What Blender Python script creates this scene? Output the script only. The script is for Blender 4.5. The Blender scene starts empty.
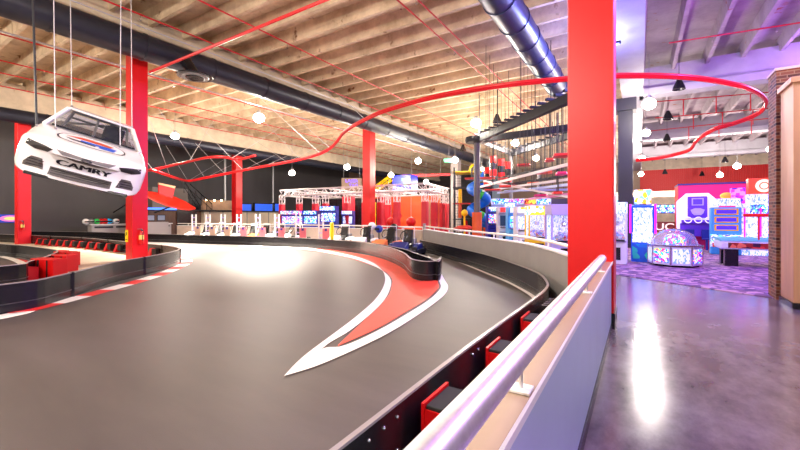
import bpy, bmesh, math, random
from mathutils import Vector, Matrix
from mathutils.bvhtree import BVHTree
random.seed(7)
PI = math.pi
C = bpy.context.scene.collection

# ---------------------------------------------------------------- camera and survey helpers
F, XC, YH, CH = 380.0, 400.0, 215.0, 1.6
YAW = math.atan(240.0 / F)
SN, CS = math.sin(YAW), math.cos(YAW)

def ray(px):
    u = (px - XC) / F
    return (-SN + u * CS, CS + u * SN)          # metres east / north per metre of depth

def P(px, py, z=0.0):
    """surveyed point: where the sight line through a photo point meets height z"""
    d = (CH - z) * F / (py - YH)
    a, b = ray(px)
    return Vector((a * d, b * d, z))

def D(px, py, d):
    a, b = ray(px)
    return Vector((a * d, b * d, CH + (YH - py) * d / F))

def onY(px, py, Y):
    a, b = ray(px)
    return D(px, py, Y / b)

def onX(px, py, X):
    a, b = ray(px)
    return D(px, py, X / a)

cam_d = bpy.data.cameras.new('camera')
cam = bpy.data.objects.new('camera', cam_d)
C.objects.link(cam)
cam.location = (0, 0, CH)
cam.rotation_euler = (PI / 2, 0, YAW)
cam_d.sensor_width = 36
cam_d.lens = 36 * F / 800
cam_d.shift_y = -(225 - YH) / 800
cam_d.clip_end = 400
bpy.context.scene.camera = cam
vs = bpy.context.scene.view_settings
vs.view_transform = 'Standard'
vs.look = 'None'
vs.gamma = 1
vs.exposure = 0.25
vs.use_curve_mapping = False
bpy.context.scene.cycles.max_bounces = 8 if hasattr(bpy.context.scene, 'cycles') else 8

# ---------------------------------------------------------------- materials
def lin(c):
    return tuple(((v / 255) / 12.92 if v / 255 <= .04045 else (((v / 255) + .055) / 1.055) ** 2.4) for v in c)

MATS = {}
def mat(name, col, rough=.5, metal=0, emit=0, ecol=None, noise=0, scale=4, bump=0, alpha=1, trans=0, spec=None, col2=None, stretch=None, detail=5):
    if name in MATS:
        return MATS[name]
    m = bpy.data.materials.new(name)
    m.use_nodes = True
    nt = m.node_tree
    b = nt.nodes['Principled BSDF']
    c = lin(col)
    b.inputs['Base Color'].default_value = (*c, 1)
    b.inputs['Roughness'].default_value = rough
    b.inputs['Metallic'].default_value = metal
    if spec is not None:
        b.inputs['Specular IOR Level'].default_value = spec
    if emit:
        e = lin(ecol) if ecol else c
        b.inputs['Emission Color'].default_value = (*e, 1)
        b.inputs['Emission Strength'].default_value = emit
    if alpha < 1:
        b.inputs['Alpha'].default_value = alpha
    if trans:
        b.inputs['Transmission Weight'].default_value = trans
    if noise or bump or col2:
        tc = nt.nodes.new('ShaderNodeTexCoord')
        mp = nt.nodes.new('ShaderNodeMapping')
        if stretch:
            mp.inputs['Scale'].default_value = stretch
        nt.links.new(tc.outputs['Object'], mp.inputs['Vector'])
        n = nt.nodes.new('ShaderNodeTexNoise')
        n.inputs['Scale'].default_value = scale
        n.inputs['Detail'].default_value = detail
        n.inputs['Roughness'].default_value = .6
        nt.links.new(mp.outputs[0], n.inputs['Vector'])
        if noise or col2:
            r = nt.nodes.new('ShaderNodeValToRGB')
            c2 = lin(col2) if col2 else tuple(v * (1 - noise) for v in c)
            c1 = c if col2 else tuple(min(1, v * (1 + noise)) for v in c)
            r.color_ramp.elements[0].position = .32
            r.color_ramp.elements[0].color = (*c2, 1)
            r.color_ramp.elements[1].position = .68
            r.color_ramp.elements[1].color = (*c1, 1)
            nt.links.new(n.outputs['Fac'], r.inputs[0])
            nt.links.new(r.outputs[0], b.inputs['Base Color'])
        if bump:
            bp = nt.nodes.new('ShaderNodeBump')
            bp.inputs['Strength'].default_value = bump
            bp.inputs['Distance'].default_value = .02
            nt.links.new(n.outputs['Fac'], bp.inputs['Height'])
            nt.links.new(bp.outputs[0], b.inputs['Normal'])
    MATS[name] = m
    return m

def art(name, cols, scale=6, emit=1.0, rough=.35, stretch=(1, 1, 1), smooth=False):
    """printed or lit artwork: cells of flat colours (a game screen, a marquee, side art)"""
    if name in MATS:
        return MATS[name]
    m = bpy.data.materials.new(name)
    m.use_nodes = True
    nt = m.node_tree
    b = nt.nodes['Principled BSDF']
    tc = nt.nodes.new('ShaderNodeTexCoord')
    mp = nt.nodes.new('ShaderNodeMapping')
    mp.inputs['Scale'].default_value = stretch
    nt.links.new(tc.outputs['Object'], mp.inputs['Vector'])
    v = nt.nodes.new('ShaderNodeTexVoronoi')
    v.inputs['Scale'].default_value = scale
    nt.links.new(mp.outputs[0], v.inputs['Vector'])
    w = nt.nodes.new('ShaderNodeTexWhiteNoise')
    nt.links.new(v.outputs['Color'], w.inputs['Vector'])
    r = nt.nodes.new('ShaderNodeValToRGB')
    r.color_ramp.interpolation = 'LINEAR' if smooth else 'CONSTANT'
    els = r.color_ramp.elements
    while len(els) < len(cols):
        els.new(.5)
    for i, c in enumerate(cols):
        els[i].position = i / len(cols)
        els[i].color = (*lin(c), 1)
    nt.links.new(w.outputs['Value'], r.inputs[0])
    nt.links.new(r.outputs[0], b.inputs['Base Color'])
    b.inputs['Roughness'].default_value = rough
    if emit:
        nt.links.new(r.outputs[0], b.inputs['Emission Color'])
        b.inputs['Emission Strength'].default_value = emit
    MATS[name] = m
    return m

M_RED = mat('red_paint', (216, 12, 16), .38, noise=.05, scale=1.5)
M_WHITE = mat('white_paint', (238, 238, 236), .4)
M_BLACK = mat('black_plastic', (22, 22, 27), .27)
M_DARK = mat('dark_metal', (42, 44, 50), .4, .4)
M_GREY = mat('grey_steel', (150, 150, 152), .35, .6)
M_STEEL = mat('brushed_steel', (226, 226, 226), .38, .8, noise=.08, scale=30)
M_CHROME = mat('chrome', (220, 220, 225), .12, 1)
M_RUB = mat('rubber', (18, 18, 18), .7)
M_CONC = mat('concrete_beam', (206, 190, 168), .8, noise=.16, scale=1.3, bump=.2)
M_LAMP = mat('lamp_glass', (255, 246, 228), .3, emit=30)
M_PIPE = mat('red_pipe', (196, 26, 40), .4)

# ---------------------------------------------------------------- mesh builder
class MB:
    def __init__(s):
        s.v, s.f = [], []
    def add(s, vs, fs, M=None):
        o = len(s.v)
        for p in vs:
            p = Vector(p)
            s.v.append(M @ p if M is not None else p)
        s.f += [tuple(i + o for i in f) for f in fs]
        return s
    def box(s, c, d, rz=0, M=None):
        x, y, z = d[0] / 2, d[1] / 2, d[2] / 2
        R = Matrix.Translation(Vector(c)) @ Matrix.Rotation(rz, 4, 'Z')
        if M is not None:
            R = M @ R
        vs = [(-x, -y, -z), (x, -y, -z), (x, y, -z), (-x, y, -z), (-x, -y, z), (x, -y, z), (x, y, z), (-x, y, z)]
        return s.add(vs, [(0, 3, 2, 1), (4, 5, 6, 7), (0, 1, 5, 4), (1, 2, 6, 5), (2, 3, 7, 6), (3, 0, 4, 7)], R)
    def bar(s, a, b, w, h=None):
        """rectangular bar from a to b"""
        a, b = Vector(a), Vector(b)
        h = h or w
        t = (b - a).normalized()
        up = Vector((0, 0, 1)) if abs(t.z) < .95 else Vector((0, 1, 0))
        r = t.cross(up).normalized() * w / 2
        q = r.cross(t).normalized() * h / 2
        vs = [a - r - q, a + r - q, a + r + q, a - r + q, b - r - q, b + r - q, b + r + q, b - r + q]
        return s.add(vs, [(0, 1, 2, 3), (7, 6, 5, 4), (0, 4, 5, 1), (1, 5, 6, 2), (2, 6, 7, 3), (3, 7, 4, 0)])
    def cyl(s, a, b, r, r2=None, n=12, cap=True):
        a, b = Vector(a), Vector(b)
        r2 = r if r2 is None else r2
        t = (b - a).normalized()
        up = Vector((0, 0, 1)) if abs(t.z) < .95 else Vector((0, 1, 0))
        x = t.cross(up).normalized()
        y = t.cross(x).normalized()
        vs = []
        for k in range(n):
            an = 2 * PI * k / n
            dd = x * math.cos(an) + y * math.sin(an)
            vs += [a + dd * r, b + dd * r2]
        fs = [(2 * k, 2 * k + 1, (2 * k + 3) % (2 * n), (2 * k + 2) % (2 * n)) for k in range(n)]
        if cap:
            fs += [tuple(2 * k for k in range(n)), tuple(2 * k + 1 for k in reversed(range(n)))]
        return s.add(vs, fs)
    def tube(s, pts, r, n=8):
        pts = [Vector(p) for p in pts]
        vs = []
        for i, p in enumerate(pts):
            t = (pts[min(i + 1, len(pts) - 1)] - pts[max(i - 1, 0)]).normalized()
            up = Vector((0, 0, 1)) if abs(t.z) < .95 else Vector((0, 1, 0))
            x = t.cross(up).normalized()
            y = x.cross(t).normalized()
            rr = r[i] if isinstance(r, (list, tuple)) else r
            for k in range(n):
                a = 2 * PI * k / n
                vs.append(p + x * math.cos(a) * rr + y * math.sin(a) * rr)
        fs = []
        for i in range(len(pts) - 1):
            for k in range(n):
                fs.append((i * n + k, i * n + (k + 1) % n, (i + 1) * n + (k + 1) % n, (i + 1) * n + k))
        fs += [tuple(reversed(range(n))), tuple((len(pts) - 1) * n + k for k in range(n))]
        return s.add(vs, fs)
    def prism(s, poly, z0, z1, M=None):
        n = len(poly)
        vs = [(p[0], p[1], z0) for p in poly] + [(p[0], p[1], z1) for p in poly]
        fs = [tuple(reversed(range(n))), tuple(range(n, 2 * n))] + [(k, (k + 1) % n, n + (k + 1) % n, n + k) for k in range(n)]
        return s.add(vs, fs, M)
    def xprism(s, prof, x0, x1, M=None):
        """side profile (y,z) extruded along x"""
        n = len(prof)
        vs = [(x0, p[0], p[1]) for p in prof] + [(x1, p[0], p[1]) for p in prof]
        fs = [tuple(reversed(range(n))), tuple(range(n, 2 * n))] + [(k, (k + 1) % n, n + (k + 1) % n, n + k) for k in range(n)]
        return s.add(vs, fs, M)
    def lathe(s, prof, c=(0, 0, 0), n=20):
        vs = []
        for (r, z) in prof:
            for k in range(n):
                a = 2 * PI * k / n
                vs.append((c[0] + r * math.cos(a), c[1] + r * math.sin(a), c[2] + z))
        fs = []
        for i in range(len(prof) - 1):
            for k in range(n):
                fs.append((i * n + k, i * n + (k + 1) % n, (i + 1) * n + (k + 1) % n, (i + 1) * n + k))
        if prof[0][0] > 1e-4: fs.append(tuple(reversed(range(n))))
        if prof[-1][0] > 1e-4: fs.append(tuple((len(prof) - 1) * n + k for k in range(n)))
        return s.add(vs, fs)
    def ball(s, c, r, n=12, sq=(1, 1, 1)):
        m = n // 2 + 1
        vs = []
        for i in range(m + 1):
            th = PI * i / m
            for k in range(n):
                a = 2 * PI * k / n
                vs.append((c[0] + r * sq[0] * math.sin(th) * math.cos(a), c[1] + r * sq[1] * math.sin(th) * math.sin(a), c[2] - r * sq[2] * math.cos(th)))
        fs = []
        for i in range(m):
            for k in range(n):
                fs.append((i * n + k, i * n + (k + 1) % n, (i + 1) * n + (k + 1) % n, (i + 1) * n + k))
        return s.add(vs, fs)
    def wall(s, path, z0, z1, th):
        """upright sheet of thickness th along a plan path"""
        L, R = offset(path, th / 2), offset(path, -th / 2)
        n = len(path)
        vs = []
        for a, b in zip(L, R):
            vs += [(a[0], a[1], z0), (b[0], b[1], z0), (b[0], b[1], z1), (a[0], a[1], z1)]
        fs = []
        for i in range(n - 1):
            o, q = 4 * i, 4 * i + 4
            for k in range(4):
                fs.append((o + k, o + (k + 1) % 4, q + (k + 1) % 4, q + k))
        fs += [(0, 1, 2, 3), tuple(4 * (n - 1) + k for k in (3, 2, 1, 0))]
        return s.add(vs, fs)
    def build(s, name, m, parent=None, smooth=False, bevel=0, loc=None):
        me = bpy.data.meshes.new(name)
        me.from_pydata([tuple(v) for v in s.v], [], s.f)
        bm = bmesh.new()
        bm.from_mesh(me)
        bmesh.ops.remove_doubles(bm, verts=bm.verts, dist=1e-6)
        bmesh.ops.recalc_face_normals(bm, faces=bm.faces)
        bm.to_mesh(me)
        bm.free()
        me.materials.append(m)
        if smooth:
            for p in me.polygons: p.use_smooth = True
            try: me.set_sharp_from_angle(angle=math.radians(38))
            except Exception: pass
        o = bpy.data.objects.new(name, me)
        C.objects.link(o)
        if parent is not None: o.parent = parent
        if loc is not None: o.location = loc
        if bevel:
            md = o.modifiers.new('bevel', 'BEVEL')
            md.width = bevel
            md.segments = 2
            md.limit_method = 'ANGLE'
        return o

def offset(path, d):
    out = []
    n = len(path)
    for i, p in enumerate(path):
        a = Vector(path[max(i - 1, 0)][:2])
        b = Vector(path[min(i + 1, n - 1)][:2])
        t = (b - a).normalized()
        out.append((p[0] - t.y * d, p[1] + t.x * d))
    return out

def smooth_path(pts, k=6):
    pts = [Vector(p) for p in pts]
    out = []
    for i in range(len(pts) - 1):
        p0, p1, p2, p3 = pts[max(i - 1, 0)], pts[i], pts[i + 1], pts[min(i + 2, len(pts) - 1)]
        for j in range(k):
            t = j / k
            out.append(.5 * ((2 * p1) + (p2 - p0) * t + (2 * p0 - 5 * p1 + 4 * p2 - p3) * t * t + (3 * p1 - p0 - 3 * p2 + p3) * t ** 3))
    out.append(pts[-1])
    return out

def tag(o, label, cat, group=None, kind=None):
    if label: o['label'] = label
    if cat: o['category'] = cat
    if group: o['group'] = group
    if kind: o['kind'] = kind
    return o

def thing(name, label, cat, loc=(0, 0, 0), rz=0, group=None):
    o = bpy.data.objects.new(name, None)
    C.objects.link(o)
    o.empty_display_size = .2
    o.location = loc
    o.rotation_euler = (0, 0, rz)
    return tag(o, label, cat, group)

def struct(name, mb, m, **k):
    o = mb.build(name, m, **k)
    o['kind'] = 'structure'
    return o

def dup(root, loc, rz=None, label=None, group=None):
    r = root.copy()
    C.objects.link(r)
    r.location = loc
    if rz is not None: r.rotation_euler = (0, 0, rz)
    if label: r['label'] = label
    if group: r['group'] = group
    for ch in list(root.children):
        c = ch.copy()
        C.objects.link(c)
        c.parent = r
        for g in ch.children:
            d = g.copy()
            C.objects.link(d)
            d.parent = c
    return r

def text_mesh(txt, size, ext=.004, bold=False):
    cu = bpy.data.curves.new('lettering', 'FONT')
    cu.body = txt
    cu.size = size
    cu.extrude = ext
    cu.align_x = 'CENTER'
    cu.align_y = 'CENTER'
    if bold: cu.offset = size * .018
    o = bpy.data.objects.new('lettering', cu)
    C.objects.link(o)
    dg = bpy.context.evaluated_depsgraph_get()
    me = bpy.data.meshes.new_from_object(o.evaluated_get(dg))
    bpy.data.objects.remove(o)
    return me

def text(name, txt, size, m, loc, rot, parent=None, sx=1, bold=False, ext=.004):
    me = text_mesh(txt, size, ext, bold)
    me.materials.clear()
    me.materials.append(m)
    o = bpy.data.objects.new(name, me)
    C.objects.link(o)
    o.location = loc
    o.rotation_euler = rot
    o.scale = (sx, 1, 1)
    if parent: o.parent = parent
    return o

def lamp_light(name, loc, power, col, r=.18, parent=None):
    l = bpy.data.lights.new(name, 'POINT')
    l.energy = power
    l.color = col
    l.shadow_soft_size = r
    o = bpy.data.objects.new(name, l)
    C.objects.link(o)
    o.location = loc
    if parent: o.parent = parent
    return o

# ================================================================ SETTING
XL, YF, XR, YB = -36.0, 57.0, 22.0, -9.0
DK, RB = 8.85, 8.3             # deck underside, rib underside
GB = 7.25                      # girder underside

def node_floor_track():
    m = mat('asphalt', (80, 72, 70), .42, spec=.5)
    nt = m.node_tree
    b = nt.nodes['Principled BSDF']
    tc = nt.nodes.new('ShaderNodeTexCoord')
    mp = nt.nodes.new('ShaderNodeMapping')
    mp.inputs['Scale'].default_value = (.35, 1.6, 1)
    mp.inputs['Rotation'].default_value = (0, 0, .25)
    nt.links.new(tc.outputs['Object'], mp.inputs['Vector'])
    n = nt.nodes.new('ShaderNodeTexNoise')
    n.inputs['Scale'].default_value = .9
    n.inputs['Detail'].default_value = 7
    n.inputs['Roughness'].default_value = .65
    nt.links.new(mp.outputs[0], n.inputs['Vector'])
    r = nt.nodes.new('ShaderNodeValToRGB')
    r.color_ramp.elements[0].position = .3
    r.color_ramp.elements[0].color = (*lin((60, 53, 52)), 1)
    r.color_ramp.elements[1].position = .72
    r.color_ramp.elements[1].color = (*lin((86, 77, 75)), 1)
    nt.links.new(n.outputs['Fac'], r.inputs[0])
    nt.links.new(r.outputs[0], b.inputs['Base Color'])
    r2 = nt.nodes.new('ShaderNodeMapRange')
    r2.inputs['To Min'].default_value = .40
    r2.inputs['To Max'].default_value = .55
    nt.links.new(n.outputs['Fac'], r2.inputs['Value'])
    nt.links.new(r2.outputs[0], b.inputs['Roughness'])
    n2 = nt.nodes.new('ShaderNodeTexNoise')
    n2.inputs['Scale'].default_value = 90
    nt.links.new(tc.outputs['Object'], n2.inputs['Vector'])
    bp = nt.nodes.new('ShaderNodeBump')
    bp.inputs['Strength'].default_value = .12
    bp.inputs['Distance'].default_value = .01
    nt.links.new(n2.outputs['Fac'], bp.inputs['Height'])
    nt.links.new(bp.outputs[0], b.inputs['Normal'])
    return m

def node_floor_polished():
    m = mat('polished_concrete', (128, 118, 116), .12)
    nt = m.node_tree
    b = nt.nodes['Principled BSDF']
    b.inputs['Specular IOR Level'].default_value = .75
    tc = nt.nodes.new('ShaderNodeTexCoord')
    mp = nt.nodes.new('ShaderNodeMapping')
    mp.inputs['Scale'].default_value = (1.0, .55, 1)
    nt.links.new(tc.outputs['Object'], mp.inputs['Vector'])
    n = nt.nodes.new('ShaderNodeTexNoise')
    n.inputs['Scale'].default_value = 2.6
    n.inputs['Detail'].default_value = 8
    n.inputs['Roughness'].default_value = .7
    nt.links.new(mp.outputs[0], n.inputs['Vector'])
    r = nt.nodes.new('ShaderNodeValToRGB')
    r.color_ramp.elements[0].position = .3
    r.color_ramp.elements[0].color = (*lin((74, 64, 68)), 1)
    r.color_ramp.elements[1].position = .7
    r.color_ramp.elements[1].color = (*lin((128, 117, 116)), 1)
    nt.links.new(n.outputs['Fac'], r.inputs[0])
    nt.links.new(r.outputs[0], b.inputs['Base Color'])
    r2 = nt.nodes.new('ShaderNodeMapRange')
    r2.inputs['To Min'].default_value = .10
    r2.inputs['To Max'].default_value = .26
    nt.links.new(n.outputs['Fac'], r2.inputs['Value'])
    nt.links.new(r2.outputs[0], b.inputs['Roughness'])
    bp = nt.nodes.new('ShaderNodeBump')
    bp.inputs['Strength'].default_value = .10
    bp.inputs['Distance'].default_value = .02
    nt.links.new(n.outputs['Fac'], bp.inputs['Height'])
    nt.links.new(bp.outputs[0], b.inputs['Normal'])
    return m

def node_ceiling(name, c1, c2, stain):
    m = mat(name, c1, .85)
    nt = m.node_tree
    b = nt.nodes['Principled BSDF']
    tc = nt.nodes.new('ShaderNodeTexCoord')
    n = nt.nodes.new('ShaderNodeTexNoise')
    n.inputs['Scale'].default_value = 1.1
    n.inputs['Detail'].default_value = 8
    n.inputs['Roughness'].default_value = .7
    nt.links.new(tc.outputs['Object'], n.inputs['Vector'])
    r = nt.nodes.new('ShaderNodeValToRGB')
    e = r.color_ramp.elements
    e[0].position = .33
    e[0].color = (*lin(c2), 1)
    e[1].position = .62
    e[1].color = (*lin(c1), 1)
    nt.links.new(n.outputs['Fac'], r.inputs[0])
    v = nt.nodes.new('ShaderNodeTexNoise')
    v.inputs['Scale'].default_value = 2.3
    v.inputs['Detail'].default_value = 3
    nt.links.new(tc.outputs['Object'], v.inputs['Vector'])
    r3 = nt.nodes.new('ShaderNodeValToRGB')
    r3.color_ramp.elements[0].position = .66
    r3.color_ramp.elements[0].color = (0, 0, 0, 1)
    r3.color_ramp.elements[1].position = .76
    r3.color_ramp.elements[1].color = (1, 1, 1, 1)
    nt.links.new(v.outputs['Fac'], r3.inputs[0])
    mx = nt.nodes.new('ShaderNodeMixRGB')
    mx.inputs[2].default_value = (*lin(stain), 1)
    nt.links.new(r3.outputs[0], mx.inputs[0])
    nt.links.new(r.outputs[0], mx.inputs[1])
    nt.links.new(mx.outputs[0], b.inputs['Base Color'])
    bp = nt.nodes.new('ShaderNodeBump')
    bp.inputs['Strength'].default_value = .25
    bp.inputs['Distance'].default_value = .02
    nt.links.new(n.outputs['Fac'], bp.inputs['Height'])
    nt.links.new(bp.outputs[0], b.inputs['Normal'])
    return m

def node_brick():
    m = mat('brick_face', (120, 70, 55), .8)
    nt = m.node_tree
    b = nt.nodes['Principled BSDF']
    tc = nt.nodes.new('ShaderNodeTexCoord')
    sx = nt.nodes.new('ShaderNodeSeparateXYZ')
    nt.links.new(tc.outputs['Object'], sx.inputs[0])
    ad = nt.nodes.new('ShaderNodeMath')
    nt.links.new(sx.outputs[0], ad.inputs[0])
    nt.links.new(sx.outputs[1], ad.inputs[1])
    cb = nt.nodes.new('ShaderNodeCombineXYZ')
    nt.links.new(ad.outputs[0], cb.inputs[0])
    nt.links.new(sx.outputs[2], cb.inputs[1])
    br = nt.nodes.new('ShaderNodeTexBrick')
    br.inputs['Scale'].default_value = 1
    br.inputs['Brick Width'].default_value = .19
    br.inputs['Row Height'].default_value = .062
    br.inputs['Mortar Size'].default_value = .008
    br.inputs['Color1'].default_value = (*lin((150, 88, 58)), 1)
    br.inputs['Color2'].default_value = (*lin((58, 34, 32)), 1)
    br.inputs['Mortar'].default_value = (*lin((150, 118, 90)), 1)
    nt.links.new(cb.outputs[0], br.inputs['Vector'])
    nt.links.new(br.outputs['Color'], b.inputs['Base Color'])
    return m

M_ASPH = node_floor_track()
M_POL = node_floor_polished()
M_CEIL = node_ceiling('ceiling_concrete_warm', (226, 206, 178), (184, 160, 132), (120, 72, 40))
M_CEILR = node_ceiling('ceiling_concrete_pale', (168, 156, 160), (140, 128, 134), (150, 80, 52))
M_INF = mat('infield_concrete', (196, 178, 156), .55, noise=.14, scale=1.2)
M_CARPET = art('arcade_carpet', [(112, 88, 128), (140, 104, 146), (92, 70, 108), (170, 136, 160), (124, 92, 116), (190, 158, 168)], 7, 0, .9)

struct('floor', MB().prism([(XL, YB), (-.42, YB), (-.42, 12.4), (-4, 14.2), (-4, YF), (XL, YF)], -.2, 0), M_ASPH)
struct('floor', MB().prism([(-.42, YB), (XR, YB), (XR, YF), (-4, YF), (-4, 14.2), (-.42, 12.4)], -.2, 0), M_POL)
carpet_poly = [(-.7, 11.75), (.9, 10.75), (2.15, 10.0), (XR - .1, 10.0), (XR - .1, YF - .1), (-3.9, YF - .1), (-3.9, 14.3)]
struct('floor', MB().prism(carpet_poly, 0, .012), M_CARPET)

# ribbed concrete deck, one object per bay direction
def ribs_x(mb, x0, x1, y0, y1, step, phase):
    mb.box(((x0 + x1) / 2, (y0 + y1) / 2, DK + .1), (x1 - x0, y1 - y0, .2))
    k = math.ceil((y0 - phase) / step)
    while phase + k * step < y1:
        y = phase + k * step
        mb.add([(x0, y - .065, RB), (x0, y + .065, RB), (x0, y + .12, DK), (x0, y - .12, DK), (x1, y - .065, RB), (x1, y + .065, RB), (x1, y + .12, DK), (x1, y - .12, DK)],
               [(0, 1, 2, 3), (7, 6, 5, 4), (0, 4, 5, 1), (1, 5, 6, 2), (2, 6, 7, 3), (3, 7, 4, 0)])
        k += 1
def ribs_y(mb, x0, x1, y0, y1, step, phase):
    mb.box(((x0 + x1) / 2, (y0 + y1) / 2, DK + .1), (x1 - x0, y1 - y0, .2))
    k = math.ceil((x0 - phase) / step)
    while phase + k * step < x1:
        x = phase + k * step
        mb.add([(x - .065, y0, RB), (x + .065, y0, RB), (x + .12, y0, DK), (x - .12, y0, DK), (x - .065, y1, RB), (x + .065, y1, RB), (x + .12, y1, DK), (x - .12, y1, DK)],
               [(0, 1, 2, 3), (7, 6, 5, 4), (0, 4, 5, 1), (1, 5, 6, 2), (2, 6, 7, 3), (3, 7, 4, 0)])
        k += 1
mb = MB(); ribs_x(mb, XL, -28.5, YB, YF, 1.2, 11.5); struct('ceiling', mb, M_CEIL)
mb = MB(); ribs_x(mb, -28.5, -15, YB, YF, 1.2, 11.5); struct('ceiling', mb, M_CEIL)
mb = MB(); ribs_x(mb, -15, -.3, YB, YF, 1.2, 11.5); struct('ceiling', mb, M_CEIL)
mb = MB(); ribs_y(mb, -.3, XR, YB, YF, 1.2, 1.3); struct('ceiling', mb, M_CEILR)

def girder(n, a, b, w, z0, z1, ledge=True, m=M_CONC):
    mb = MB()
    a, b = Vector((*a, 0)), Vector((*b, 0))
    mb.bar(a + Vector((0, 0, (z0 + z1) / 2)), b + Vector((0, 0, (z0 + z1) / 2)), w, z1 - z0)
    if ledge:
        mb.bar(a + Vector((0, 0, z0 + .14)), b + Vector((0, 0, z0 + .14)), w + .3, .32)
    return struct('trim_%d' % n, mb, m)
girder(1, (-28.5, YB), (-28.5, YF), .5, GB, RB + .3)
girder(2, (-15, YB), (-15, YF), .5, GB, RB + .3)
M_CONR = mat('concrete_beam_pale', (160, 156, 164), .75, noise=.1, scale=1.1)
girder(3, (-.3, YB), (-.3, YF), .55, GB, RB + .3, m=M_CONR)
girder(4, (-.02, 21.7), (XR, 21.7), .5, GB, RB + .25, m=M_CONR)
girder(5, (-.02, 34.5), (XR, 34.5), .5, GB, RB + .25, m=M_CONR)
girder(6, (-.02, 46.5), (XR, 46.5), .5, GB, RB + .25, m=M_CONR)

M_WDK = mat('dark_wall_paint', (66, 62, 64), .6, noise=.14, scale=.35, stretch=(1, 1, .3))
M_WBR = mat('tan_wall_paint', (150, 128, 110), .7, noise=.1, scale=.5)
M_WRED = mat('red_corrugated', (206, 34, 26), .55)
M_WGR = mat('grey_wall_paint', (150, 146, 148), .7)
struct('wall_left', MB().box((XL - .1, (YB + 43) / 2, 4.45), (.2, 43 - YB, 8.9)), M_WDK)
struct('wall_left_rear', MB().box((XL - .1, (43 + YF) / 2, 4.45), (.2, YF - 43, 8.9)), M_WBR)
# far wall: tan below, ribbed red metal panel in the right half, dark towards the left
mb = MB().box(((XL - 20) / 2 - 2, YF + .1, 4.45), (XL * -1 - 16, .2, 8.9))
struct('wall_far_left', mb, M_WDK)
struct('wall_far', MB().box((-9, YF + .1, 4.45), (18, .2, 8.9)), M_WBR)
mb = MB().box((11, YF + .1, 4.45), (22, .2, 8.9))
struct('wall_far_right', mb, M_CONC)
mb = MB()
for k in range(110):
    mb.box((.1 + k * .2, YF - .06, 5.6), (.14, .1, 3.2))
mb.box((11, YF - .015, 5.6), (22, .03, 3.2))
struct('wall_panel_red', mb, M_WRED)
mb = MB()
for k in range(120):
    mb.box((XR - .05, YB + .3 + k * .55, 4.45), (.1, .4, 8.9))
mb.box((XR + .1, (YB + YF) / 2, 4.45), (.2, YF - YB, 8.9))
struct('wall_right', mb, M_WGR)
struct('wall_back', MB().box(((XL + XR) / 2, YB - .1, 4.45), (XR - XL, .2, 8.9)), mat('back_wall_paint', (190, 180, 172), .7))

# ---------------------------------------------------------------- columns
def column(x, y, m, label, w=.6, top=GB, name='support_pillar', cap=False, foot=None):
    t = thing(name, label, 'column', (x, y, 0))
    s = MB().box((0, 0, top / 2), (w, w, top))
    s.build('shaft', m, t, bevel=.015)
    if cap:
        MB().box((0, 0, top - .3), (w + .3, w + .3, .59)).build('capital', m, t)
    if foot:
        MB().box((0, 0, .11), (w + .03, w + .03, .22)).build('foot', foot, t)
    return t
colA = column(-.61, 6.4, M_RED, 'tall red square column in the foreground, standing at the bend of the low wall', foot=M_BLACK)
cb = P(130.5, 260.5); colB = column(cb.x, cb.y + .2, M_RED, 'red square column standing in the infield behind the hanging race car, with a yellow sign', w=.5)
cc = P(23, 244); colC = column(cc.x, cc.y, M_RED, 'red column at the left edge of the photo, before the dark wall', w=.55)
cd = onY(237, 215, 20); colD = column(cd.x, 20, M_RED, 'red column beside the wall of blue windows behind the kart pit')
ce = onY(369, 215, 20); colE = column(ce.x, 20, M_RED, 'red column before the white truss frame, in the middle of the photo')
cf = onY(453, 215, 33.7); colF = column(cf.x + .3, 33.7, mat('pale_grey_column', (150, 140, 136), .6), 'pale grey column beside the play tower', w=.75)
colG = column(-.6, 21.7, mat('charcoal_column', (28, 27, 33), .5), 'charcoal column with a flared capital behind the big red column', w=.62, cap=True)
# fittings on column B
x0 = cb.x
t = thing('column_sign', 'small yellow sign with black letter on the red infield column', 'sign', (cb.x + .0, cb.y - .055, .86))
MB().box((-.14, -.008, 0), (.2, .012, .42)).build('plate', mat('sign_yellow', (250, 225, 20), .5), t)
text('lettering', 'P', .2, M_BLACK, (-.14, -.017, .05), (PI / 2, 0, 0), t, bold=True)
MB().box((-.14, -.017, -.12), (.12, .004, .025)).build('bar', M_BLACK, t)
def extinguisher(loc, rz, label):
    t = thing('fire_extinguisher', label, 'fire extinguisher', loc, rz)
    MB().lathe([(.02, -.25), (.07, -.24), (.075, -.2), (.075, .12), (.05, .19), (.02, .22)]).build('cylinder', mat('extinguisher_red', (214, 30, 30), .3), t, smooth=True)
    MB().box((0, 0, .25), (.05, .05, .07)).box((0, -.06, .29), (.03, .14, .02)).build('valve', M_CHROME, t)
    MB().lathe([(.077, -.08), (.077, .08)]).build('paper_label', mat('label_yellow', (245, 220, 120), .5), t)
    MB().tube(smooth_path([(0, .03, .26), (.09, .02, .2), (.1, 0, 0), (.09, 0, -.12)], 4), .012, 6).build('hose', M_RUB, t)
extinguisher((cb.x + .335, cb.y + .2, .82), 0, 'fire extinguisher on the red infield column with the yellow sign')
extinguisher((cc.x + .355, cc.y - .1, 1.0), 0, 'fire extinguisher on the leftmost red column')

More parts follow.
